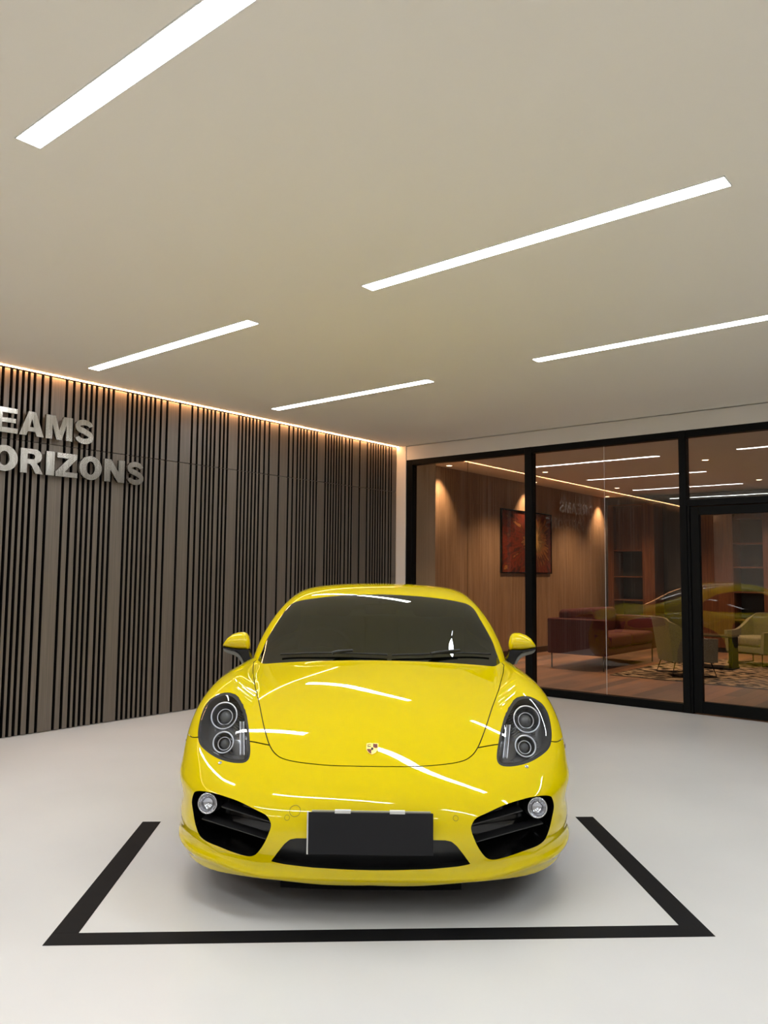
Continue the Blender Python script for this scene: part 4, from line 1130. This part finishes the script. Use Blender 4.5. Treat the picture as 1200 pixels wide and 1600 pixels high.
# armchairs on sled bases
def armchair(loc, rz, label, m_):
    t = empty('armchair', loc, rz, label=label, cat='armchair', group='linen armchairs on the rug')
    # shell: curved back sweeping into the arms
    VV, FF = [], []
    n = 28
    pts = []
    for i in range(n+1):
        u = -1+2*i/n                              # -1 .. 1 along arm - back - arm
        if abs(u) < .5:
            w_ = u/.5; x = -.36+.05*w_*w_; y = .33*w_
        else:
            w_ = (abs(u)-.5)/.5; x = -.31+.62*w_; y = math.copysign(.33+.05*sin(w_*pi/2), u)
        h = .80-.02*abs(u)-.26*sstep(.38, .85, np.array(abs(u)))
        pts.append((x, y, float(h)))
    for i, (x, y, h) in enumerate(pts):
        nrm = Vector((x+.0, y, 0)); nrm = nrm.normalized() if nrm.length > 1e-4 else Vector((-1, 0, 0))
        if abs(y) > .33: nrm = Vector((0, math.copysign(1, y), 0))
        for off in (0, .055):
            lean = -.05 if x < -.25 else 0
            for z in (.20, h):
                sh_ = (z-.2)/.6
                VV.append((x-nrm.x*off+lean*sh_+.03*(1-sh_)*(1 if x < -.2 else 0), y*(.86+.14*sh_)-nrm.y*off, z))
    for i in range(n):
        a = 4*i; c = a+4
        FF += [(a, a+1, c+1, c), (a+2, c+2, c+3, a+3), (a+1, a+3, c+3, c+1), (a, c, c+2, a+2)]
    FF += [(0, 2, 3, 1), (4*n, 4*n+1, 4*n+3, 4*n+2)]
    o = mesh_obj('back_shell', VV, FF, m_, t, smooth=True); o.data.set_sharp_from_angle(angle=radians(50))
    cushion('seat_cushion', (-.27, -.27, .30), (.33, .27, .44), m_, t, .045)
    box_obj('seat_frame', (-.28, -.28, .20), (.31, .28, .30), m_, t, bev=.02, seg=2)
    for s in (-1, 1):
        tube_obj('sled_leg', [(.24, s*.26, .21), (.30, s*.30, .012), (-.30, s*.30, .012), (-.24, s*.26, .21)], .009, M_frame, t, n=8)
    for x in (-.27, .27): tube_obj('cross_bar', [(x, -.275, .19), (x, .275, .19)], .007, M_frame, t, n=8)
    return t
armchair((2.72, 3.06, .012), radians(40), 'pale linen armchair with sled base, back turned to the glass, beside the sofa', M_linen)
armchair((3.12, 5.15, .012), radians(-112), 'pale linen armchair with sled base facing the glass door', M_linen)
tb = empty('side_table', (2.80, 4.22, .012), label='small dark side table with slab base between the armchairs', cat='table')
box_obj('table_top', (-.26, -.20, .47), (.26, .20, .495), M_tabletop, tb, bev=.004)
box_obj('table_base', (-.26, -.18, 0), (.26, .18, .025), M_frame, tb, bev=.003)
for sx in (.21, .245):
    box_obj('leg', (sx-.008, -.15, .025), (sx+.008, .15, .47), M_frame, tb)

# downlights and wall washers
def downlight(x, y, z, label, power, size, blend, aim=None, r=.045):
    t = empty('downlight', (x, y, z), label=label, cat='downlight', group='small round downlights in the lounge ceiling')
    lathe_obj('trim_ring', [(r, -.0005), (r+.012, -.0005), (r+.012, -.006), (r, -.010)], M_trim, t, n=28, close=True)
    lathe_obj('lamp_face', [(0, -.006), (r-.001, -.006)], M_spot, t, n=28)
    ld = bpy.data.lights.new('downlight_beam', 'SPOT'); ld.energy = power; ld.spot_size = size; ld.spot_blend = blend
    ld.color = (1.0, .67, .40); ld.shadow_soft_size = .03
    lo = bpy.data.objects.new('downlight_beam', ld); lo.location = (0, 0, -.03); link(lo, t)
    if aim is not None: lo.rotation_euler = (Vector(aim)).to_track_quat('-Z', 'Y').to_euler()
M_spot = emit_mat('lamp_warm', (1.0, .72, .45), 9.0)
def ceil_pt(px): q = world_hit(px, 2, LZ); return float(q[0]), float(q[1])
for px, lab in (((852, 737), 'small warm downlight on the lounge ceiling above the sofa'), ((1102, 718), 'small warm downlight on the lounge ceiling above the nearer armchair'),
                ((1186, 749), 'small warm downlight on the lounge ceiling before the wide walnut unit'), ((964, 762), 'small warm downlight on the lounge ceiling before the walnut niche')):
    x, y = ceil_pt(px); downlight(x, y, LZ, lab, SPOT_POWER*1.35, radians(120), .8)
for y, lab in ((1.46, 'warm wall washer beside the pier of the oak wall'), (4.06, 'warm wall washer over the abstract picture'), (7.10, 'warm wall washer in the corner by the walnut niche')):
    downlight(LX+.20, y, LZ, lab, SPOT_POWER*.9, radians(84), .9, aim=(-.12, 0, -1))
